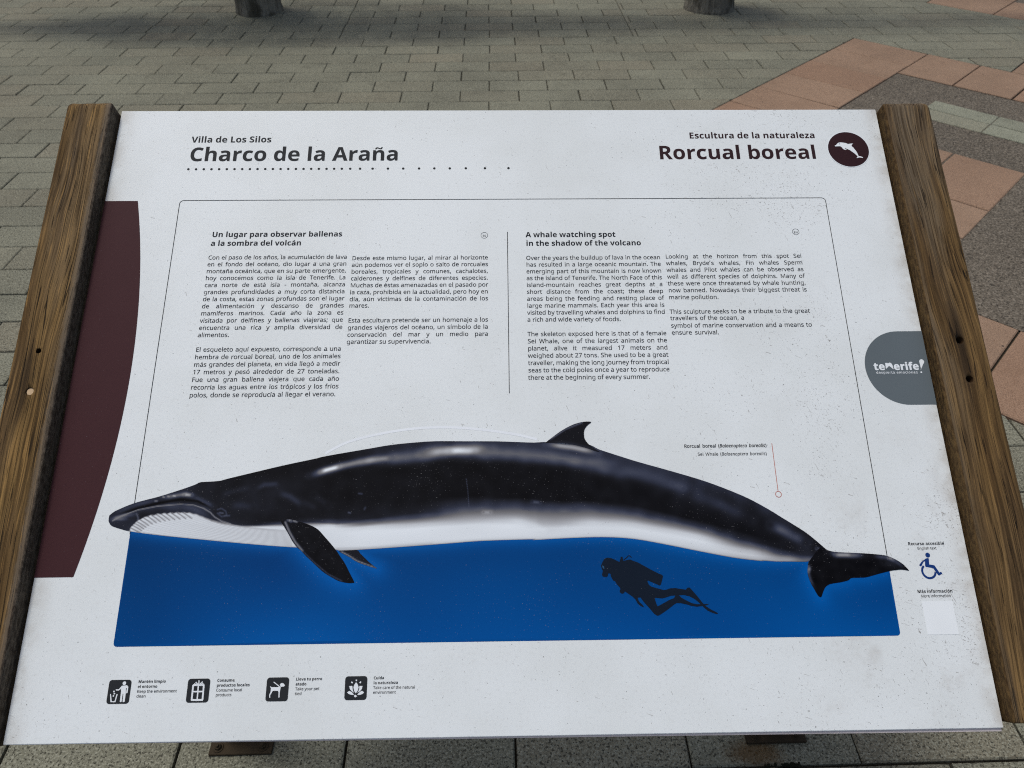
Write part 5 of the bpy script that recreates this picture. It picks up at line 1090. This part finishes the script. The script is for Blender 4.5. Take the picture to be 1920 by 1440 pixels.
# ------------------------------------------------------------------ lettering
GLY = {}
for row in GLYPHS.strip().split('\n'):
    key, adv, *cs = row.split(' ')
    cont = []
    for c in cs:
        q = [int(t) for t in c.split(',')]
        cont.append([(q[i] / 1000.0, q[i + 1] / 1000.0) for i in range(0, len(q), 2)])
    GLY[key] = (int(adv) / 1000.0, cont)
ACC = {'á': ('a', 'á'), 'é': ('e', 'é'), 'í': ('i', 'í'), 'ó': ('o', 'ó'), 'ú': ('u', 'ú'), 'ñ': ('n', 'ñ')}
TRI = {}
GLY_XH = max(p[1] for c in GLY['rx'][1] for p in c)
def glyph(style, ch):
    k = style + ch
    if k in TRI:
        return TRI[k]
    if ch == '’':
        adv, cont = GLY['r,']
        cont = [[(p[0], p[1] + 0.43) for p in c] for c in cont]
    elif k in GLY:
        adv, cont = GLY[k]
    elif ch in ACC and style + ACC[ch][0] in GLY:
        adv, cont = GLY[style + ACC[ch][0]]
        cont = list(cont)
        if ch == 'í':                          # dotless i under the accent
            cont.remove(max(cont, key=lambda c: min(p[1] for p in c)))
        bx = [p[0] for c in cont for p in c]
        tx = (min(bx) + max(bx)) / 2
        xh = GLY_XH
        w = 1.45 if style == 'b' else 1.0
        if ch == 'ñ':
            up = [(-0.100, 0.040), (-0.088, 0.086), (-0.060, 0.104), (-0.028, 0.100), (0.028, 0.074), (0.052, 0.076), (0.066, 0.106)]
            lo = [(0.100, 0.106), (0.088, 0.058), (0.060, 0.038), (0.028, 0.042), (-0.028, 0.068), (-0.052, 0.066), (-0.066, 0.040)]
            cont.append([(tx + a * (1.0 if w == 1 else 1.12), xh + b * (1.0 if w == 1 else 1.08)) for a, b in up + lo])
        else:
            cont.append([(tx - 0.034 * w, xh + 0.040), (tx + 0.002, xh + 0.040), (tx + 0.086 * w, xh + 0.132), (tx + 0.012, xh + 0.132)][::1])
    else:
        adv, cont = GLY['r' + ch]
    flat, tris = [], []
    def within(p, c):
        hit = False
        for i in range(len(c)):
            (x0, y0), (x1, y1) = c[i - 1], c[i]
            if (y0 > p[1]) != (y1 > p[1]) and p[0] < (x1 - x0) * (p[1] - y0) / (y1 - y0) + x0:
                hit = not hit
        return hit
    def fatten(c, d):
        a = sum(c[i - 1][0] * c[i][1] - c[i][0] * c[i - 1][1] for i in range(len(c)))
        q = d if a > 0 else -d
        out = []
        for i in range(len(c)):
            (ax, ay), (bx, by), (ex, ey) = c[i - 1], c[i], c[(i + 1) % len(c)]
            n1, n2 = Vector((by - ay, ax - bx)), Vector((ey - by, bx - ex))
            if n1.length < 1e-6 or n2.length < 1e-6:
                out.append((bx, by))
                continue
            n1.normalize()
            n2.normalize()
            m = n1 + n2
            m = m * (q / max(0.5, m.dot(n1))) if m.length > 0.2 else n1 * q
            out.append((bx + m.x, by + m.y))
        return out
    host = [[j for j, d in enumerate(cont) if j != i and within(c[0], d)] for i, c in enumerate(cont)]
    for i, c in enumerate(cont):
        if len(host[i]) % 2:
            continue
        wt = 0.0055 if style != 'b' else 0.002
        holes = [d for j, d in enumerate(cont) if i in host[j]]
        def sq(q):
            return abs(sum(q[i - 1][0] * q[i][1] - q[i][0] * q[i - 1][1] for i in range(len(q)))) / 2
        for w in (wt, wt * 0.5, 0.0):           # keep the heaviest outline that fills cleanly
            grp = [fatten(c, w) if w else c] + [fatten(d, -w) if w else d for d in holes]
            pts = [p for d in grp for p in d]
            tt = [tuple(t) for t in tessellate_polygon([[Vector((p[0], p[1], 0)) for p in d] for d in grp])]
            got = sum(sq([pts[q] for q in t]) for t in tt)
            want = sq(grp[0]) - sum(sq(d) for d in grp[1:])
            if abs(got - want) < 0.03 * want:
                break
        else:
            print('glyph fills badly:', style, ch, got, want)
        b = len(flat)
        flat += pts
        tris += [tuple(b + q for q in t) for t in tt]
    TRI[k] = (adv, flat, tris)
    return TRI[k]
SP = GLY['sp'][0]

class Ink:
    """flat printed shapes collected into one mesh, coordinates in board millimetres"""
    def __init__(s):
        s.v, s.f, s.m = [], [], []
    def tri(s, pts, tris, z, mi):
        b = len(s.v)
        s.v += [(x / 1000.0, y / 1000.0, z) for x, y in pts]
        for t in tris:
            a, c, d = (pts[i] for i in t)
            if (c[0] - a[0]) * (d[1] - a[1]) - (c[1] - a[1]) * (d[0] - a[0]) < 0:
                t = (t[0], t[2], t[1])
            s.f.append(tuple(b + i for i in t))
            s.m.append(mi)
    def poly(s, pts, z, mi=0, holes=()):
        L = [[Vector((p[0], p[1], 0)) for p in c] for c in (pts, *holes)]
        s.tri([p for c in (pts, *holes) for p in c], tessellate_polygon(L), z, mi)
    def line(s, pts, w, z, mi=0):
        for i in range(len(pts) - 1):
            (x0, y0), (x1, y1) = pts[i], pts[i + 1]
            l = math.hypot(x1 - x0, y1 - y0) or 1
            nx, ny = -(y1 - y0) / l * w / 2, (x1 - x0) / l * w / 2
            b = len(s.v)
            s.v += [(x / 1000, y / 1000, z) for x, y in ((x0 - nx, y0 - ny), (x1 - nx, y1 - ny), (x1 + nx, y1 + ny), (x0 + nx, y0 + ny))]
            s.f.append((b, b + 1, b + 2, b + 3))
            s.m.append(mi)
    def disc(s, cx, cy, r, z, mi=0, n=40, ry=None):
        s.poly([(cx + r * math.cos(2 * math.pi * i / n), cy + (ry or r) * math.sin(2 * math.pi * i / n)) for i in range(n)], z, mi)
    def ring(s, cx, cy, r, w, z, mi=0, n=32):
        s.line([(cx + r * math.cos(2 * math.pi * i / n), cy + r * math.sin(2 * math.pi * i / n)) for i in range(n + 1)], w, z, mi)
    def text(s, t, x, y, em, style='r', right=None, z=0.0003, mi=0, align='l', track=0.0, bold=0.0):
        runs = []                         # (char, style); italics are wrapped in underscores
        st = style
        for ch in t:
            if ch == '_':
                st = 'i' if st != 'i' else style
            else:
                runs.append((ch, st))
        wid = sum(SP if c == ' ' else glyph(q, c)[0] for c, q in runs) * em + track * (len(runs) - 1)
        ns = sum(1 for c, _ in runs if c == ' ')
        ex, tr = 0.0, track
        if right is not None:
            d = (right - x) - wid
            if d >= 0 and ns:
                ex = d / ns
            else:
                tr += d / max(1, len(runs) - 1)
        elif align == 'r':
            x -= wid
        elif align == 'c':
            x -= wid / 2
        for ch, q in runs:
            if ch == ' ':
                x += SP * em + ex + tr
                continue
            adv, flat, tris = glyph(q, ch)
            if tris:
                s.tri([(x + p[0] * em, y + p[1] * em) for p in flat], tris, z, mi)
                if bold:
                    for dx, dy in ((bold, 0), (-bold, 0), (0, bold), (0, -bold)):
                        s.tri([(x + p[0] * em + dx, y + p[1] * em + dy) for p in flat], tris, z + 0.00002 * (1 + (dx != 0) + 2 * (dx + dy > 0)), mi)
            x += adv * em + tr
        return x
    def build(s, name, mats, parent=None):
        return on_board(name, mesh(name, s.v, s.f, s.m), mats, parent or panel)

def rrect(x0, y0, x1, y1, r, n=6):
    p = []
    for cx, cy, a in ((x1 - r, y1 - r, 0), (x0 + r, y1 - r, 90), (x0 + r, y0 + r, 180), (x1 - r, y0 + r, 270)):
        p += [(cx + r * math.cos(R(a + 90 * i / n)), cy + r * math.sin(R(a + 90 * i / n))) for i in range(n + 1)]
    return p

Z1, Z2, Z3, Z4 = 0.00025, 0.00045, 0.00065, 0.00085
# maroon curved band
k = Ink()
arcp = [(80 - 1243 + 1243 * math.cos(a), 467 + 1243 * math.sin(a)) for a in np.linspace(0.2230, -0.2230, 40)]
k.poly([(0.0, 192.0), (0.0, 742.0)] + [(x, min(742.0, max(192.0, y))) for x, y in arcp], Z1)
k.build('maroon_band', [M_MAROON])
# headings
k = Ink()
k.text('Villa de Los Silos', 116.1, 846.2, 22.7, 'b', 240.2, Z1)
k.build('village_heading', [M_INK])
k = Ink()
k.text('Charco de la Araña', 116.1, 812.2, 51.2, 'b', 439.8, Z1)
k.build('place_heading', [M_INK])
k = Ink()
dx = [117.9 + 11.72 * i for i in range(21)] + [365.2, 380.3, 399.6, 423.1, 446.6, 471.0, 494.5, 518.3, 543.0, 572.6, 608.9]
for x in dx:
    k.disc(x, 797.6, 1.95, Z1, 0, 14)
k.build('dotted_line', [M_INK])
k = Ink()
k.text('Escultura de la naturaleza', 894.1, 851.2, 23.0, 'b', 1094.8, Z1)
k.build('sculpture_heading', [M_MAROONINK])
k = Ink()
k.text('Rorcual boreal', 842.6, 812.9, 51.2, 'b', 1092.9, Z1)
k.build('species_heading', [M_MAROONINK])
# dolphin emblem
k = Ink()
k.disc(1143.8, 830.0, 33.4, Z1, 1, 64)
k.disc(1143.8, 830.0, 32.0, Z2, 0, 64)
k.poly(DOLPHIN, Z3, 1)
k.poly(DEYE, Z4, 0)
k.build('dolphin_emblem', [M_DISC, M_WHITE])
# thin frame and divider
k = Ink()
k.line([(112.4, 300.0)] + [(112.4, 736.5)] + [(118.4 + 6 * math.cos(R(a)), 736.4 + 6 * math.sin(R(a))) for a in range(180, 89, -15)] +
       [(1087.6, 742.4)] + [(1087.6 + 6 * math.cos(R(a)), 736.4 + 6 * math.sin(R(a))) for a in range(90, -1, -15)] + [(1093.8, 190.0)], 0.95, Z1)
k.line([(112.4, 300.0), (112.4, 245.0)], 0.95, Z1)
k.line([(605.9, 686.0), (605.6, 432.0)], 0.95, Z1)
k.build('border_line', [M_INK])
# body text
def block(rows):
    for y, t, x, right in rows:
        k.text(t, x, y, 13.5, 'r', right, Z1)
k = Ink()
k.text('Un lugar para observar ballenas', 167.0, 679.7, 17.9, 'b', 360.1, Z1)
k.text('a la sombra del volcán', 166.8, 665.0, 17.9, 'b', 300.6, Z1)
L1 = ['Con el paso de los años, la acumulación de lava', 'en el fondo del océano, dio lugar a una gran', 'montaña oceánica, que en su parte emergente,',
      'hoy conocemos como la isla de Tenerife. La', 'cara norte de está isla - montaña, alcanza', 'grandes profundidades a muy corta distancia',
      'de la costa, estas zonas profundas son el lugar', 'de alimentación y descanso de grandes', 'mamíferos marinos. Cada año la zona es',
      'visitada por delfines y ballenas viajeras; que', 'encuentra una rica y amplia diversidad de']
for i, t in enumerate(L1):
    k.text(t, 166.0, 642.4 - 11.18 * i, 13.5, 'r', 369.3, Z1)
k.text('alimentos.', 165.7, 519.6, 13.5, 'r', None, Z1)
L2 = ['El esqueleto aquí expuesto, corresponde a una', 'hembra de rorcual boreal, uno de los animales', 'más grandes del planeta, en vida llegó a medir',
      '17 metros y pesó alrededor de 27 toneladas.', 'Fue una gran ballena viajera que cada año', 'recorría las aguas entre los trópicos y los fríos']
for i, t in enumerate(L2):
    k.text(t, 165.5, 497.4 - 11.18 * i, 13.5, 'r', 369.3, Z1)
k.text('polos, donde se reproducía al llegar el verano.', 165.0, 430.2, 13.5, 'r', 365.9, Z1)
L3 = ['Desde este mismo lugar, al mirar al horizonte', 'aún podemos ver el soplo o salto de rorcuales', 'boreales, tropicales y comunes, cachalotes,',
      'calderones y delfines de diferentes especies.', 'Muchas de éstas amenazadas en el pasado por', 'la caza, prohibida en la actualidad, pero hoy en', 'día, aún víctimas de la contaminación de los']
for i, t in enumerate(L3):
    k.text(t, 376.5, 640.1 - 11.05 * i, 13.5, 'r', 576.9, Z1)
k.text('mares.', 376.5, 563.6, 13.5, 'r', None, Z1)
for i, t in enumerate(['Esta escultura pretende ser un homenaje a los', 'grandes viajeros del océano, un símbolo de la', 'conservación del mar y un medio para']):
    k.text(t, 376.4, 540.4 - 11.05 * i, 13.5, 'r', 576.7, Z1)
k.text('garantizar su supervivencia.', 376.2, 507.6, 13.5, 'r', None, Z1)
k.ring(571.4, 680.3, 5.0, 0.5, Z1)
k.text('ES', 571.4, 677.7, 7.0, 'r', None, Z1, 0, 'c')
k.build('spanish_text', [M_TXT])
k = Ink()
k.text('A whale watching spot', 633.0, 676.7, 17.8, 'b', 768.0, Z1)
k.text('in the shadow of the volcano', 633.2, 662.2, 17.8, 'b', 805.4, Z1)
N1 = ['Over the years the buildup of lava in the ocean', 'has resulted in a large oceanic mountain. The', 'emerging part of this mountain is now known',
      'as the island of Tenerife. The North Face of this', 'island-mountain reaches great depths at a', 'short distance from the coast; these deep', 'areas being the feeding and resting place of',
      'large marine mammals. Each year this area is', 'visited by travelling whales and dolphins to find']
for i, t in enumerate(N1):
    k.text(t, 632.8, 638.8 - 11.02 * i, 13.5, 'r', 832.3, Z1)
k.text('a rich and wide variety of foods.', 632.7, 539.7, 13.5, 'r', 767.7, Z1)
N2 = ['The skeleton exposed here is that of a female', 'Sei Whale, one of the largest animals on the', 'planet, alive it measured 17 meters and', 'weighed about 27 tons. She used to be a great',
      'traveller, making the long journey from tropical', 'seas to the cold poles once a year to reproduce']
for i, t in enumerate(N2):
    k.text(t, 632.5, 517.3 - 10.95 * i, 13.5, 'r', 831.6, Z1)
k.text('there at the beginning of every summer.', 632.1, 451.6, 13.5, 'r', 803.5, Z1)
N3 = ['Looking at the horizon from this spot Sei', 'whales, Bryde’s whales, Fin whales Sperm', 'whales and Pilot whales can be observed as', 'well as different species of dolphins. Many of',
      'these were once threatened by whale hunting,', 'now banned. Nowadays their biggest threat is']
for i, t in enumerate(N3):
    k.text(t, 839.7, 639.9 - 11.05 * i, 13.5, 'r', 1043.3, Z1)
k.text('marine pollution.', 839.3, 573.5, 13.5, 'r', None, Z1)
for y, t, r_ in ((550.6, 'This sculpture seeks to be a tribute to the great', 1043.0), (540.5, 'travellers of the ocean, a', 946.2), (528.9, 'symbol of marine conservation and a means to', 1042.8), (518.0, 'ensure survival.', 907.3)):
    k.text(t, 838.8, y, 13.5, 'r', r_, Z1)
k.ring(1040.2, 683.6, 5.0, 0.5, Z1)
k.text('EN', 1040.2, 681.0, 7.0, 'r', None, Z1, 0, 'c')
k.build('english_text', [M_TXT])
# grey badge with the island's wordmark
k = Ink()
k.poly([(1200.0, 410.2), (1200.0, 520.5)] + [(1164.2 + 55.15 * math.cos(a), 465.3 + 55.15 * math.sin(a)) for a in np.linspace(math.pi / 2, 1.5 * math.pi, 48)], Z1, 0)
x = k.text('te', 1121.0, 461.6, 22.6, 'b', 1137.0, Z2, 1, bold=0.28)
k.poly([(1138.0, 463.0), (1138.3, 472.2), (1141.4, 472.2), (1142.2, 471.4), (1144.6, 472.6), (1147.0, 471.6), (1148.2, 469.2), (1148.8, 462.4), (1143.4, 467.8)], Z2, 1)
k.text('erife', 1149.4, 461.6, 22.6, 'b', 1185.6, Z2, 1, bold=0.28)
k.poly([(1191.0 + 3.5 * math.cos(R(a)), 473.6 + 3.6 * math.sin(R(a))) for a in range(-10, 191, 15)] + [(1188.0, 462.0), (1187.0, 461.8)][::1], Z2, 1)
k.disc(1187.4, 457.8, 1.3, Z2, 1, 14)
k.text('despierta emociones', 1123.2, 456.1, 7.6, 'r', None, Z2, 1, track=0.50)
k.build('tourism_badge', [M_GREY, M_WHITE])
# species caption with its red pointer
k = Ink()
k.text('Rorcual boreal (_Balaenoptera borealis_)', 841.9, 352.2, 9.3, 'r', 954.6, Z1, bold=0.07)
k.text('Sei Whale (_Balaenoptera borealis_)', 859.4, 340.9, 8.95, 'r', 953.6, Z1)
k.line([(962.3, 357.1), (962.4, 291.3)], 0.8, Z1, 1)
k.ring(962.4, 287.4, 3.9, 0.8, Z1, 1)
k.build('species_caption', [M_TXT, M_RED_LINE])
# accessibility mark and captions
k = Ink()
k.text('Recurso accesible', 1147.8, 218.7, 8.1, 'b', None, Z1, 0, 'c')
k.text('English text', 1147.8, 213.0, 6.9, 'r', None, Z1, 0, 'c')
k.build('access_caption', [M_TXT])
k = Ink()
k.text('Más información', 1147.6, 158.7, 8.1, 'b', None, Z1, 0, 'c')
k.text('More information', 1147.6, 153.2, 6.95, 'r', None, Z1, 0, 'c')
k.build('access_caption', [M_TXT])
k = Ink()
for p in WHEEL:
    k.poly(p, Z1)
k.disc(WHEAD[0], WHEAD[1], 3.1, Z1, 0, 24)
cx, cy = 1144.6, 185.4
aa = [R(a) for a in range(128, 358, 8)]
k.poly([(cx + 9.9 * math.cos(a), cy + 9.9 * math.sin(a)) for a in aa] + [(cx + 7.2 * math.cos(a), cy + 7.2 * math.sin(a)) for a in aa[::-1]], Z1)
k.build('wheelchair_symbol', [M_BLUE])
k = Ink()
k.poly([(1127.8, 108.1), (1167.7, 108.1), (1167.7, 148.4), (1127.8, 148.4)], Z1)
k.build('blank_sticker', [M_STICKER])
# four pictograms with their captions
def square(x0):
    q = Ink()
    q.poly(rrect(x0, 42.9, x0 + 27.0, 69.9, 3.6), Z1, 0)
    return q
k = square(114.4)
k.disc(P1['head'][0], P1['head'][1], 2.1, Z2, 1, 20)
for p in P1['polys']:
    k.poly(p, Z2, 1)
for p in P1['dots']:
    k.disc(p[0], p[1], 0.95, Z2, 1, 12)
k.build('litter_pictogram', [M_INK, M_WHITE])
k = square(209.6)
for i, (p, w) in enumerate(P2['lines']):
    k.line(p, w, Z2 + 0.00003 * i, 1)
k.build('gift_pictogram', [M_INK, M_WHITE])
k = square(305.2)
for i, p in enumerate(P3['polys']):
    k.poly(p, Z2 + 0.00005 * i, 1)
for p, w in P3['lines']:
    k.line(p, w, Z2 + 0.0002, 1)
k.build('dog_pictogram', [M_INK, M_WHITE])
k = square(400.4)
for p in P4['polys']:
    k.poly(p, Z2, 1)
for p, w in P4['lines']:
    k.line(p, w, Z2, 1)
k.build('lotus_pictogram', [M_INK, M_WHITE])
for x, b1, b2, r1, r2 in ((149.4, 'Mantén limpio', 'el entorno', 'Keep the environment', 'clean'), (244.7, 'Consume', 'productos locales', 'Consume local', 'products'),
                          (340.3, 'Lleva tu perro', 'atado', 'Take your pet', 'tied'), (434.9, 'Cuida', 'la naturaleza', 'Take care of the natural', 'environment')):
    k = Ink()
    k.text(b1, x, 66.0, 6.82, 'b', None, Z1)
    k.text(b2, x, 60.4, 6.82, 'b', None, Z1)
    k.text(r1, x, 54.9, 6.8, 'r', None, Z1)
    k.text(r2, x, 49.6, 6.8, 'r', None, Z1)
    k.build('advice_caption', [M_TXT])

# ------------------------------------------------------------------ the printed picture: sea, whale, diver
def smooth_line(pts, closed=False, n=5):
    P = [np.array(p, float) for p in pts]
    out = []
    N_ = len(P)
    for i in range(N_ if closed else N_ - 1):
        p1, p2 = P[i], P[(i + 1) % N_]
        p0 = P[i - 1] if (closed or i) else p1
        p3 = P[(i + 2) % N_] if (closed or i + 2 < N_) else p2
        for t in np.linspace(0, 1, n, endpoint=False):
            c = 0.5 * (2 * p1 + (p2 - p0) * t + (2 * p0 - 5 * p1 + 4 * p2 - p3) * t * t + (3 * p1 - p0 - 3 * p2 + p3) * t ** 3)
            out.append((float(c[0]), float(c[1])))
    if not closed:
        out.append(tuple(map(float, P[-1])))
    return out

def dist_line(X, Y, pts):
    d = np.full(X.shape, 1e9)
    for (x0, y0), (x1, y1) in zip(pts[:-1], pts[1:]):
        ex, ey = x1 - x0, y1 - y0
        l2 = ex * ex + ey * ey + 1e-9
        t = np.clip(((X - x0) * ex + (Y - y0) * ey) / l2, 0, 1)
        d = np.minimum(d, np.hypot(X - x0 - t * ex, Y - y0 - t * ey))
    return d

def inside(X, Y, poly):
    c = np.zeros(X.shape, bool)
    n = len(poly)
    for i in range(n):
        x0, y0 = poly[i]
        x1, y1 = poly[(i + 1) % n]
        if y0 == y1:
            continue
        h = ((y0 > Y) != (y1 > Y)) & (X < (x1 - x0) * (Y - y0) / (y1 - y0) + x0)
        c ^= h
    return c

def painted(name, outline, step, colour, z, parent):
    """flat print cut to an outline, finely meshed, with the picture's own colours stored per vertex"""
    xs = [p[0] for p in outline]
    ys = [p[1] for p in outline]
    gx, gy = np.meshgrid(np.arange(min(xs), max(xs), step), np.arange(min(ys), max(ys), step))
    gx[1::2] += step / 2
    gx, gy = gx.ravel(), gy.ravel()
    ok = inside(gx, gy, outline) & (dist_line(gx, gy, outline + outline[:1]) > step * 0.45)
    pts = [Vector(p) for p in outline] + [Vector((float(a), float(b))) for a, b in zip(gx[ok], gy[ok])]
    n = len(outline)
    vs, es, fs, *_ = delaunay_2d_cdt(pts, [(i, (i + 1) % n) for i in range(n)], [], 1, 1e-5)
    V_ = np.array([(p.x, p.y) for p in vs])
    me = mesh(name, [(x / 1000, y / 1000, z) for x, y in V_], fs)
    nz = np.array([p.normal.z for p in me.polygons])
    if nz.mean() < 0:
        me.flip_normals()
    rgb = colour(V_[:, 0], V_[:, 1])
    lin = np.where(rgb <= 0.04045 * 255, rgb / 255 / 12.92, ((rgb / 255 + 0.055) / 1.055) ** 2.4) * PRINT_GAIN
    lin = np.maximum(lin - 0.0055, 0.0006)
    at = me.color_attributes.new('ink', 'FLOAT_COLOR', 'POINT')
    at.data.foreach_set('color', np.concatenate([lin, np.ones((len(lin), 1))], 1).ravel())
    return on_board(name, me, [M_PAINT], parent)

PRINT_GAIN = 1.30
TOPC = smooth_line(TOP, n=4)
BOTC = smooth_line(BOT, n=4)
WH = TOPC + BOTC[::-1][:-1]
# drop doubled neighbours
WH = [p for i, p in enumerate(WH) if math.hypot(p[0] - WH[i - 1][0], p[1] - WH[i - 1][1]) > 0.15]
FINC, FLUC, FLIC, FL2C = (smooth_line(p, True, 3) for p in (FIN, FLUKE, FLIP, FLIP2))

def tint(g):
    """grey level -> printed rgb, bluish in the darks"""
    k = np.clip((g - 20) / 25, 0, 1) * np.clip((100 - g) / 40, 0, 1)
    h = np.clip((g - 110) / 90, 0, 1)
    r, gg, b = g * (1 - 0.07 * k - 0.005 * h), g * (1 + 0.0 * k + 0.025 * h), g * (1 + 0.20 * k + 0.030 * h) + 2
    return np.stack([r, gg, b], -1)

def strokes(X, Y, g, brs):
    for pts, w, lv, a in brs:
        x0, x1 = min(p[0] for p in pts) - 3 * w, max(p[0] for p in pts) + 3 * w
        y0, y1 = min(p[1] for p in pts) - 3 * w, max(p[1] for p in pts) + 3 * w
        m = (X > x0) & (X < x1) & (Y > y0) & (Y < y1)
        if not m.any():
            continue
        d = dist_line(X[m], Y[m], pts)
        k = a * np.exp(-(d / w) ** 2)
        if w > 1.4 and len(pts) > 1:            # soft strokes fade out at both ends
            ln = sum(math.hypot(q[0] - p[0], q[1] - p[1]) for p, q in zip(pts, pts[1:]))
            f = min(0.30 * ln, 22.0)
            e0 = np.hypot(X[m] - pts[0][0], Y[m] - pts[0][1])
            e1 = np.hypot(X[m] - pts[-1][0], Y[m] - pts[-1][1])
            e = np.clip(np.minimum(e0, e1) / f, 0, 1)
            k = k * (0.12 + 0.88 * e * e * (3 - 2 * e))
        g[m] = g[m] + (lv - g[m]) * k
    return g

tx_, ty_ = np.array([p[0] for p in TOPC]), np.array([p[1] for p in TOPC])
bx_, by_ = np.array([p[0] for p in BOTC]), np.array([p[1] for p in BOTC])
def whale_grey(X, Y):
    o1, o2 = np.argsort(tx_), np.argsort(bx_)
    T_ = np.interp(X, tx_[o1], ty_[o1])
    B_ = np.interp(X, bx_[o2], by_[o2])
    t = np.clip((T_ - Y) / np.maximum(T_ - B_, 0.5), 0, 1)
    sx = np.array([s[0] for s in STATIONS])
    G = []
    for x, kn in STATIONS:
        a, b = kn[0][0], kn[-1][0]
        kt = [(a - y) / (a - b) for y, _ in kn]
        G.append(np.interp(t, kt, [q for _, q in kn]))
    G = np.array(G)
    i = np.clip(np.searchsorted(sx, X) - 1, 0, len(sx) - 2)
    w = np.clip((X - sx[i]) / (sx[i + 1] - sx[i]), 0, 1)
    w = w * w * (3 - 2 * w)
    idx = np.arange(len(X))
    return G[i, idx] * (1 - w) + G[i + 1, idx] * w
def vnoise(X, Y, s, seed):
    return np.array([noise.noise(Vector((x * s + seed, y * s, seed))) for x, y in zip(X, Y)])
def whale_col(X, Y):
    g = whale_grey(X, Y)
    tx = np.array([p[0] for p in THROAT])
    edge = np.interp(X, tx, [p[1] for p in THROAT])
    edge = edge + 0.55 * np.sin(X * 0.75) * np.exp(-((X - 150) / 55) ** 2)
    soft = np.interp(X, tx, THROATW)
    inn = np.clip((edge - Y) / soft + 0.5, 0, 1) * np.clip((X - tx[0] + 1) / 2, 0, 1) * np.clip((tx[-1] + 40 - X) / 60, 0, 1)
    g = g + (204 - g) * inn * inn * (3 - 2 * inn)
    g = strokes(X, Y, g, BRUSH[:19] + GROOVES + BRUSH[19:])
    nz = vnoise(X, Y, 0.06, 3.0)
    g = g * np.where(g < 90, 1 + 0.16 * nz, 1.0)
    ed = dist_line(X, Y, WH + WH[:1])
    g = np.where(g > 90, g - 45 * np.exp(-(ed / 0.9) ** 2), g)
    return tint(g)
def sea_col(X, Y):
    k = np.clip((Y - 108) / 140, 0, 1)
    n1 = vnoise(X, Y, 0.006, 8.0)
    base = np.stack([0 * k, 74 - 22 * k + 12 * n1, 138 - 38 * k + 18 * n1], -1)
    lft = np.exp(-((X - 112) / 120) ** 2)[:, None]
    base = base * (1 - 0.12 * lft)
    def glow(d, w, amt):
        return amt * np.exp(-(d / w) ** 1.3)
    d1 = dist_line(X, Y, FLIC + FLIC[:1])
    d2 = dist_line(X, Y, FL2C + FL2C[:1])
    d3 = dist_line(X, Y, BOTC)
    d4 = dist_line(X, Y, FLUC + FLUC[:1])
    h = np.maximum.reduce([glow(d1, 15, 0.72), glow(d2, 14, 0.7), glow(d3, 9, 0.62), glow(d4, 13, 0.66)])[:, None]
    return base * (1 - h) + np.array([[0, 92, 168]]) * h
SEA = [(112.6, 112.5)] + [(117.0 - 4.5 * math.cos(R(a)), 112.4 - 4.5 * math.sin(R(a))) for a in range(15, 91, 15)] + \
      [(1089.0 + 4.5 * math.sin(R(a)), 112.0 - 4.5 * math.cos(R(a))) for a in range(0, 91, 15)] + [(1093.6, 192.0)]
mid = [(1085.0, 205.0)] + [(x, y + 5.0) for x, y in BOTC[::-1] if 114 < x < 1000] + [(112.6, 253.0)]
painted('sea_picture', SEA + [(1093.6, 202.0)] + mid, 4.0, sea_col, Z1, panel)
whale = painted('whale_picture', WH, 1.15, whale_col, Z2, panel)
whale.name = 'whale_picture'
def fin_col(X, Y):
    top_d = dist_line(X, Y, FINC + FINC[:1])
    g = strokes(X, Y, 27 + 0 * X, FINB)
    return tint(g)
def fluke_col(X, Y):
    return tint(strokes(X, Y, 21 + 4 * vnoise(X, Y, 0.1, 1.0), FLUKEB))
def flip_col(X, Y):
    return tint(strokes(X, Y, 24 + 4 * vnoise(X, Y, 0.1, 4.0), FLIPB))
def flip2_col(X, Y):
    return tint(strokes(X, Y, 32 + 0 * X, FLIP2B))
painted('far_flipper_picture', FL2C, 1.5, flip2_col, Z2 - 0.0001, panel)
painted('dorsal_fin_picture', FINC, 1.5, fin_col, Z3, panel)
painted('tail_fluke_picture', FLUC, 1.3, fluke_col, Z3, panel)
painted('flipper_picture', FLIC, 1.3, flip_col, Z3, panel)
k = Ink()
k.poly(DIVER[0], Z2, 0)
k.poly(DIVER[1], Z2 + 0.00006, 0)
k.line(HOSE, 1.1, Z2, 0)
k.poly(MASK, Z3, 1)
k.build('diver_picture', [M_DIVER, mat_print('mask_blue_ink', (0.03, 0.09, 0.17), 0)])
k = Ink()
k.line(smooth_line(ARC, n=4), 3.4, Z1 - 0.0001, 0)
k.build('pale_arc_line', [M_PALEPRINT])

# ------------------------------------------------------------------ moss and dirt in the joint by the right base plate
v, f = [], []
for i in range(46):
    bx = random.choice((0.606, 0.612, 0.645, 0.663, 0.668)) + random.gauss(0, 0.006)
    if i > 30:
        bx = random.uniform(0.595, 0.685)
    by = 0.681 + random.gauss(0, 0.003)
    r0 = random.uniform(0.0016, 0.0042)
    b = len(v)
    for a in range(4):
        for c in range(7):
            th, ph = math.pi * 0.5 * a / 3, 2 * math.pi * c / 7
            q = r0 * random.uniform(0.75, 1.2)
            v.append((bx + q * math.cos(th) * math.cos(ph), by + q * math.cos(th) * math.sin(ph), -0.004 + q * math.sin(th) * 1.1 + 0.003))
    for a in range(3):
        for c in range(7):
            d = (c + 1) % 7
            f.append((b + a * 7 + c, b + a * 7 + d, b + (a + 1) * 7 + d, b + (a + 1) * 7 + c))
tag(link('moss', mesh('moss', v, f), None, [mat_plain('dark_moss', (0.016, 0.018, 0.011), 0.95, 0.1)]), kind='stuff', label='dark moss growing in the paver joint below the right base plate')
